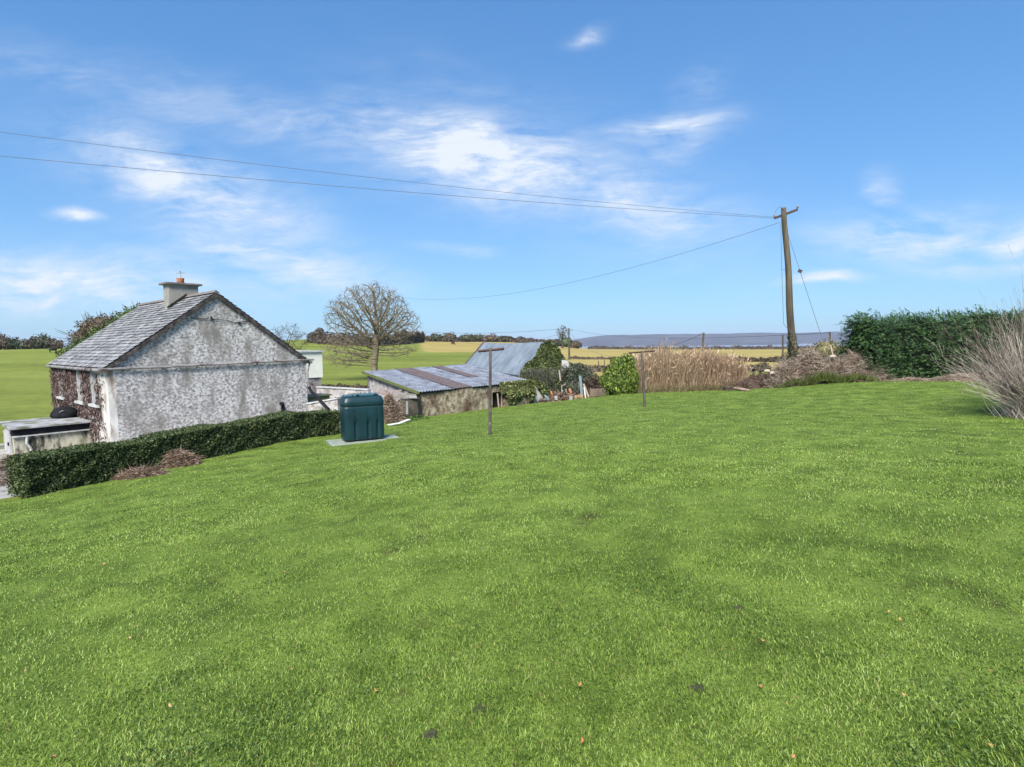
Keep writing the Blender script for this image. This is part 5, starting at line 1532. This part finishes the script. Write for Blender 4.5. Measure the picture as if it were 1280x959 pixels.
# small bare saplings
for u, v0, hpx_, Y, lab in ((360, 428, 24, 60, 'small bare tree showing just above the right roof slope of the cottage'), (703, 428, 22, 200, 'thin bare tree beside the distant pole')):
    b_ = on_ground(u, Y); k = Y / FPX; top = P(u, v0 - hpx_ + 2, Y)[2]
    mid = (b_[2] + top) / 2; hh_ = top - b_[2]
    bare_tree(b_, [((b_[0], b_[1], b_[2] + hh_ * .72), (hh_ * .36 if Y < 100 else hh_ * .3, hh_ * .3, hh_ * .3))], lab, natt=260, trunk_pts=[b_, b_ + ZZ * hh_ * .4], step=.3 if Y < 100 else .5, r_tip=.012 if Y < 100 else .04, kill=.4, infl=2.2, mt=M_barkd)
hedgerow('field_hedge', 'low brown scrub hedge crossing the field behind the white yard wall', [on_ground(u, Y) for u, Y in ((350, 47), (400, 46), (430, 45.5), (470, 45), (520, 45))], .8, .75, M_farb, 4500, .16)
hedgerow('field_hedge', 'grey-brown scrub line crossing the straw field right of the barn', [on_ground(u, Y) for u, Y in ((700, 75), (740, 74), (790, 72), (860, 72), (960, 70))], .8, .9, M_farb, 4500, .22)
hedgerow('field_hedge', 'dark scrub line along the top of the small green field left of the pole', [on_ground(u, Y) for u, Y in ((900, 105), (950, 100), (1000, 95), (1060, 95))], 1.0, .8, M_farb, 3500, .3)
hedgerow('field_hedge', 'hedge line at the far end of the straw fields above the lake', [on_ground(u, Y) for u, Y in ((735, 262), (800, 258), (880, 255), (960, 255), (1060, 250))], 2, 1.5, M_farb, 3500, .55)
hedgerow('field_hedge', 'thin brown hedge bank across the straw field behind the distant pole', [on_ground(u, Y) for u, Y in ((712, 125), (760, 124), (820, 122), (900, 120))], .6, .55, M_farb, 2200, .25)
for k in range(6):
    u = 748 + k * 7.5; p_ = on_ground(u, 85 + 2 * k)
    tag(MB().tube([p_ - ZZ * .2, p_ + ZZ * 1.1], .07, 5).build('fence_post', M_postw), 'thin grey fence post in the straw field, %s from the barn' % ('nearest', 'second', 'third', 'fourth', 'fifth', 'sixth and farthest')[k], 'post', 'posts in the straw field')

# bushes behind the cottage
M_beh = leafmat('behind_green', (.03, .05, .014), (.065, .10, .026), (.12, .16, .05), scale=1)
shrub('ivy_clad_tree', [(P(172, 393, 29), (.72, .6, .50)), (P(160, 402, 28.5), (.8, .6, .55)), (P(148, 411, 28), (.8, .6, .5)), (P(130, 422, 27.5), (.9, .6, .55)), (P(112, 432, 27), (.9, .6, .5)), (P(95, 443, 26.5), (.8, .5, .45))], M_beh, 5200, .11,
      'ivy-clad green tree rising behind the far slope of the cottage roof', 'tree', twigs=10)
shrub('brown_thorn_tree', [(P(128, 408, 31), (.85, .7, .65)), (P(112, 412, 31), (.7, .6, .6)), (P(140, 406, 31), (.6, .6, .45)), (P(104, 425, 31), (.8, .6, .6))], M_farb, 2600, .12, 'brownish thorn tree behind the left end of the cottage roof', 'tree', twigs=60)
tw_ = MB()
tb_ = P(108, 430, 31.5)
for k in range(26):
    d = unit(np.array([-1, 0, .25]) + rng.normal(size=3) * .35); L = rng.uniform(.8, 2.1); tw_.tube([tb_, tb_ + d * L * .5, tb_ + unit(d + [0, 0, -.1]) * L], [.02, .013, .006], 3, False)
gtb = MB(); gtb.tube([[tb_[0] + .3, tb_[1], G(tb_[0], tb_[1]) - .1], tb_], [.07, .03], 6)
th = empty('leafless_shrub', (tb_[0] + .3, tb_[1], G(tb_[0], tb_[1])), 'leafless shrub with thin twigs sticking out left of the brownish thorn tree', 'shrub'); tw_.build('twigs', M_barkd, th, recalc=False); gtb.build('trunk', M_barkd, th)

# ---------------------------------------------------------------- distant pole line
dpb = on_ground(711.5, 118); dpt = P(711, 410.5, 118)
dpo = empty('distant_pole', dpb, 'thin wooden pole standing far off in the straw field', 'utility pole')
MB().tube([dpb - ZZ * .3, dpt], [.22, .15], 7).build('shaft', M_postw, dpo); MB().bar(dpt + [-.9, 0, -.4], dpt + [.9, 0, -.4], .12, .12).build('crossarm', M_rail, dpo)
wire(dpt, P(520, 414, 160), .8, .035, 'distant cable running left from the thin pole in the straw field')
wire(dpt - ZZ * .5, P(560, 423, 150), 2.4, .03, 'lower distant cable sagging left from the thin pole in the straw field')
wire(dpt, P(1037, 416, 31), 1.0, .02, 'distant cable running right from the thin pole to the post above the olive bush')
wire(dpt - ZZ * .6, P(879, 417, 40), 3.3, .022, 'sagging distant cable between the thin pole and the leaning pole above the dead grass')
# ---------------------------------------------------------------- cattle


def cow(c, L, face, m, name, label, head_down=True):
    c = np.array(c); f = unit(np.array([math.cos(face), math.sin(face), 0])); s_ = np.array([-f[1], f[0], 0]); H = L * .62
    root = empty(name, c, label, 'cow')
    mb = MB()
    mb.tube([c - f * L * .42 + ZZ * H * .72, c - f * L * .36 + ZZ * H * .72, c - f * L * .1 + ZZ * H * .66, c + f * L * .2 + ZZ * H * .68, c + f * L * .36 + ZZ * H * .74, c + f * L * .42 + ZZ * H * .76],
            [.02 * L, .15 * L, .19 * L, .18 * L, .14 * L, .08 * L], 10)
    hz = .18 if head_down else .95
    mb.tube([c + f * L * .34 + ZZ * H * .8, c + f * L * .48 + ZZ * H * (.55 if head_down else .95), c + f * L * .56 + ZZ * H * hz, c + f * L * .66 + ZZ * H * (hz - .12)], [.11 * L, .08 * L, .075 * L, .035 * L], 8)
    for a, b in ((-.34, .09), (-.34, -.09), (.28, .09), (.28, -.09)):
        p0 = c + f * L * a + s_ * L * b
        bend = -.03 if a < 0 else .015
        mb.tube([p0 + ZZ * H * .6, p0 + ZZ * H * .3 + f * L * bend, p0 + ZZ * H * .0], [.06 * L, .032 * L, .028 * L], 6)
    mb.tube([c - f * L * .42 + ZZ * H * .85, c - f * L * .46 + ZZ * H * .5, c - f * L * .46 + ZZ * H * .3], [.015 * L, .012 * L, .02 * L], 4)
    for b in (.06, -.06): mb.tube([c + f * L * .55 + s_ * L * b + ZZ * H * (hz + .1), c + f * L * .53 + s_ * L * b * 1.9 + ZZ * H * (hz + .13)], [.02 * L, .01 * L], 4)
    mb.build('body', m, root, smooth=True)
    return root


p_ = on_ground(566, 205); cow(p_, 1.8, .9, mat('brown_hide', [(.3, (.055, .025, .015)), (.7, (.10, .045, .025))], scale=2), 'cow', 'brown cow grazing alone in the stubble field left of the barn')
p_ = on_ground(66, 118); cow(p_, 1.7, 1.2, mat('black_hide', [(.3, (.012, .012, .013)), (.7, (.03, .03, .03))], scale=2), 'cow', 'small black cow near the skyline left of the cottage roof', False)

# ---------------------------------------------------------------- lawn grass, clover and fallen leaves


def blades(n, r0, r1, a0, a1, pw, h, wd, seed):
    r_ = np.random.default_rng(seed)
    u = r_.random(n)
    r = (r0 ** (1 - pw) + u * (r1 ** (1 - pw) - r0 ** (1 - pw))) ** (1 / (1 - pw))
    a = r_.uniform(a0, a1, n); x = r * np.sin(a); y = r * np.cos(a)
    ok = inpoly(x, y, LAWN); x, y, r = x[ok], y[ok], r[ok]; n = len(x)
    z = G(x, y)
    cl_ = .5 + .5 * vnoise(x, y, 5.5, 3); cl2 = .5 + .5 * vnoise(x, y, 1.4, 9); cl3 = .5 + .5 * vnoise(x, y, 13, 4)
    H = h * (.45 + .55 * cl_ + .35 * cl3) * (.7 + .5 * cl2) * r_.uniform(.5, 1.35, n)
    W = (wd + r * wd * .14) * r_.uniform(.7, 1.3, n)
    ph = r_.uniform(0, 2 * PI, n); S = np.stack([np.cos(ph), np.sin(ph), 0 * ph], 1)
    lean_a = r_.uniform(0, 2 * PI, n) * .8 + vnoise(x, y, 3.0, 8) * 2.0; ln = r_.uniform(.2, 1.5, n)
    Ld = np.stack([np.cos(lean_a) * ln, np.sin(lean_a) * ln, np.ones(n)], 1); Ld = unit(Ld)
    B = np.stack([x, y, z - .004], 1); Hc = H[:, None]; Wc = W[:, None]
    mid = B + unit(Ld + ZZ * .7) * Hc * .55; tip = B + Ld * Hc
    V = np.stack([B - S * Wc * .5, B + S * Wc * .5, mid + S * Wc * .4, tip, mid - S * Wc * .4], 1).reshape(-1, 3)
    i = (np.arange(n) * 5)[:, None]
    return V, np.concatenate([i + np.array([[0, 1, 2, 4]])]), np.concatenate([i + np.array([[4, 2, 3]])])


def grass_mesh(name, sets, m, label):
    Vs, Q, T = [], [], []; k = 0
    for V, q, t in sets: Vs.append(V); Q.append(q + k); T.append(t + k); k += len(V)
    V = np.concatenate(Vs); Q = np.concatenate(Q); T = np.concatenate(T)
    me = bpy.data.meshes.new(name); me.vertices.add(len(V)); me.vertices.foreach_set('co', V.astype(np.float32).ravel())
    idx = np.concatenate([Q.ravel(), T.ravel()]).astype(np.int32); me.loops.add(len(idx)); me.loops.foreach_set('vertex_index', idx)
    st_ = np.concatenate([np.arange(0, Q.size, 4), Q.size + np.arange(0, T.size, 3)]).astype(np.int32)
    me.polygons.add(len(st_)); me.polygons.foreach_set('loop_start', st_); me.update(calc_edges=True)
    me.materials.append(m); o = bpy.data.objects.new(name, me); COL.objects.link(o)
    print(name, len(V)); return tag(o, label, 'grass', kind='stuff')


def grass_mat():
    m = bpy.data.materials.new('grass_blade'); m.use_nodes = True; t = NT(m.node_tree); t.n.clear()
    out = t.new('ShaderNodeOutputMaterial'); b = t.new('ShaderNodeBsdfPrincipled'); geo = t.new('ShaderNodeNewGeometry')
    nA = t.noise(geo.outputs['Position'], .33, 4, .6); nB = t.noise(geo.outputs['Position'], 2.6, 5, .65); nC = t.noise(geo.outputs['Position'], 9, 3, .6)
    f = t.math('ADD', t.math('MULTIPLY', nA.outputs['Fac'], .40), t.math('MULTIPLY', nB.outputs['Fac'], .35))
    f = t.math('ADD', f, t.math('MULTIPLY', nC.outputs['Fac'], .25))
    f = t.math('MULTIPLY_ADD', f, 1.05, -.025)
    f = t.math('ADD', f, t.math('MULTIPLY', t.math('SUBTRACT', geo.outputs['Random Per Island'], .5), .42), clamp=True)
    c = t.ramp(f, [(.30, (.055, .105, .015)), (.42, (.132, .215, .032)), (.52, (.245, .35, .060)), (.66, (.375, .485, .12)), (.82, (.50, .58, .22))])
    dry = t.math('GREATER_THAN', geo.outputs['Random Per Island'], .972)
    c = t.mix(dry, c, (.30, .25, .11))
    t.link(c, b.inputs['Base Color']); b.inputs['Roughness'].default_value = .55; b.inputs['Specular IOR Level'].default_value = .25
    tr = t.new('ShaderNodeBsdfTranslucent'); t.link(c, tr.inputs['Color'])
    ms = t.new('ShaderNodeMixShader'); ms.inputs[0].default_value = .35
    t.link(b.outputs[0], ms.inputs[1]); t.link(tr.outputs[0], ms.inputs[2]); t.link(ms.outputs[0], out.inputs['Surface'])
    return m


RB = math.radians(78)
M_grass = grass_mat()
RA = math.radians(54)
grass_mesh('grass', [blades(620000, 1.4, 10, -RB, RB, 1.35, .029, .0030, 1), blades(330000, 7, 36, -math.radians(60), math.radians(60), 1.25, .026, .0042, 2)], M_grass, 'short bright green lawn grass covering the whole foreground')
# clover and broad-leaf weeds in patches
r_ = np.random.default_rng(11); n = 60000
r = 1.7 * (11 / 1.7) ** r_.random(n); a = r_.uniform(-RA, RA, n); x = r * np.sin(a); y = r * np.cos(a)
pm = vnoise(x, y, 1.7, 12) + .5 * vnoise(x, y, 4.1, 2)
ok = (pm + r_.normal(size=n) * .22 > .5) & inpoly(x, y, LAWN); x, y = x[ok], y[ok]
C_ = np.stack([x, y, G(x, y) + r_.uniform(.015, .04, len(x))], 1)
V_, F_ = cards(C_, .013, .9, N=np.tile([0, 0, 1.5], (len(C_), 1)))
tag(mesh_np('clover', V_, F_, leafmat('clover_leaf', (.045, .09, .018), (.09, .15, .032), (.16, .24, .06), scale=3)), 'patches of small dark clover leaves in the near lawn', 'clover', kind='stuff')
M_leafo = mat('fallen_leaf', [(.2, (.30, .10, .035)), (.5, (.46, .22, .09)), (.8, (.55, .40, .22))], scale=.7, island=0, rough=.7)
LV = [(310, 368), (625, 502), (940, 430), (970, 447), (1197, 573), (625, 615), (690, 655), (1197, 762), (175, 758), (700, 793), (170, 617), (980, 636), (522, 520)]
lv = [(640 + x / 2, 560 + y / 2) for x, y in LV] + [(x / 2, 560 + y / 2) for x, y in [(712, 316), (346, 457), (262, 300), (427, 662), (1192, 512), (135, 790), (940, 618), (1004, 125), (732, 567), (65, 578), (328, 493), (960, 160), (276, 143)]]
src = None
for (u, v) in lv:
    p_ = ground_hit(u, v) + ZZ * .038; sc = .0115 * (1 + .03 * p_[1])
    if src is None:
        nseg = 10; V_ = [(0, 0, .15)]
        for k in range(nseg):
            a = 2 * PI * k / nseg; q = 1 - .35 * abs(math.sin(a)) + .08 * math.sin(5 * a); V_.append((math.cos(a) * q, math.sin(a) * q * .8, .25 * math.cos(2 * a) + .1))
        F_ = [(0, 1 + k, 1 + (k + 1) % nseg) for k in range(nseg)]
        V_ += [(-1.0, -.03, .1), (-1.5, -.02, .25), (-1.5, .02, .25), (-1.0, .03, .1)]; F_.append((11, 12, 13, 14))
        me = bpy.data.meshes.new('fallen_leaf'); me.from_pydata(V_, [], F_); me.materials.append(M_leafo)
        src = bpy.data.objects.new('fallen_leaf', me); o = src
    else: o = src.copy()
    COL.objects.link(o)
    o.location = p_; o.scale = (sc * random.uniform(.8, 1.3),) * 3; o.rotation_euler = (random.uniform(-.5, .5), random.uniform(-.5, .5), random.uniform(0, 6))
    tag(o, 'small orange-brown fallen leaf lying on the lawn', 'leaf', 'fallen leaves scattered on the lawn')
# worm-cast and bare soil spots
for (u, v, lab) in ((923, 762, 'dark bare soil spot right of centre in the lawn'), (872, 864, 'small dark mole scrape low right of the lawn centre'), (600, 888, 'dark soil scrape low in the middle of the lawn'), (538, 918, 'brown soil scrape near the bottom edge of the lawn')):
    p_ = ground_hit(u, v); mb = MB(); V_ = [(p_[0], p_[1], p_[2] + .012)]; F_ = []
    for ring, (q, z) in enumerate(((.5, .010), (1, -.012))):
        for k in range(12):
            a = 2 * PI * k / 12; rr = q * .042 * (1 + .25 * math.sin(3 * a + u)); xx, yy = p_[0] + math.cos(a) * rr * 1.3, p_[1] + math.sin(a) * rr; V_.append((xx, yy, G(xx, yy) + z + .006 * math.sin(5 * a)))
    for k in range(12): F_ += [(0, 1 + k, 1 + (k + 1) % 12), (1 + k, 13 + k, 13 + (k + 1) % 12, 1 + (k + 1) % 12)]
    tag(mb.add(V_, F_).build('soil_spot', mat('damp_soil', [(.3, (.030, .034, .014)), (.7, (.075, .075, .035))], scale=14, bump=.6)), lab, 'soil spot')

# ---------------------------------------------------------------- haze over everything
hz = MB(); hz.box((0, 2000, 27), (15000, 11500, 150)); ho = hz.build('haze', None); tag(ho, 'thin pale air haze', 'haze', kind='stuff')
mh = bpy.data.materials.new('haze_air'); mh.use_nodes = True; t = NT(mh.node_tree); t.n.clear()
out = t.new('ShaderNodeOutputMaterial'); pv = t.new('ShaderNodeVolumePrincipled'); pv.inputs['Color'].default_value = (.70, .78, 1, 1); pv.inputs['Density'].default_value = .000095; pv.inputs['Anisotropy'].default_value = .0
t.link(pv.outputs[0], out.inputs['Volume']); ho.data.materials.append(mh)
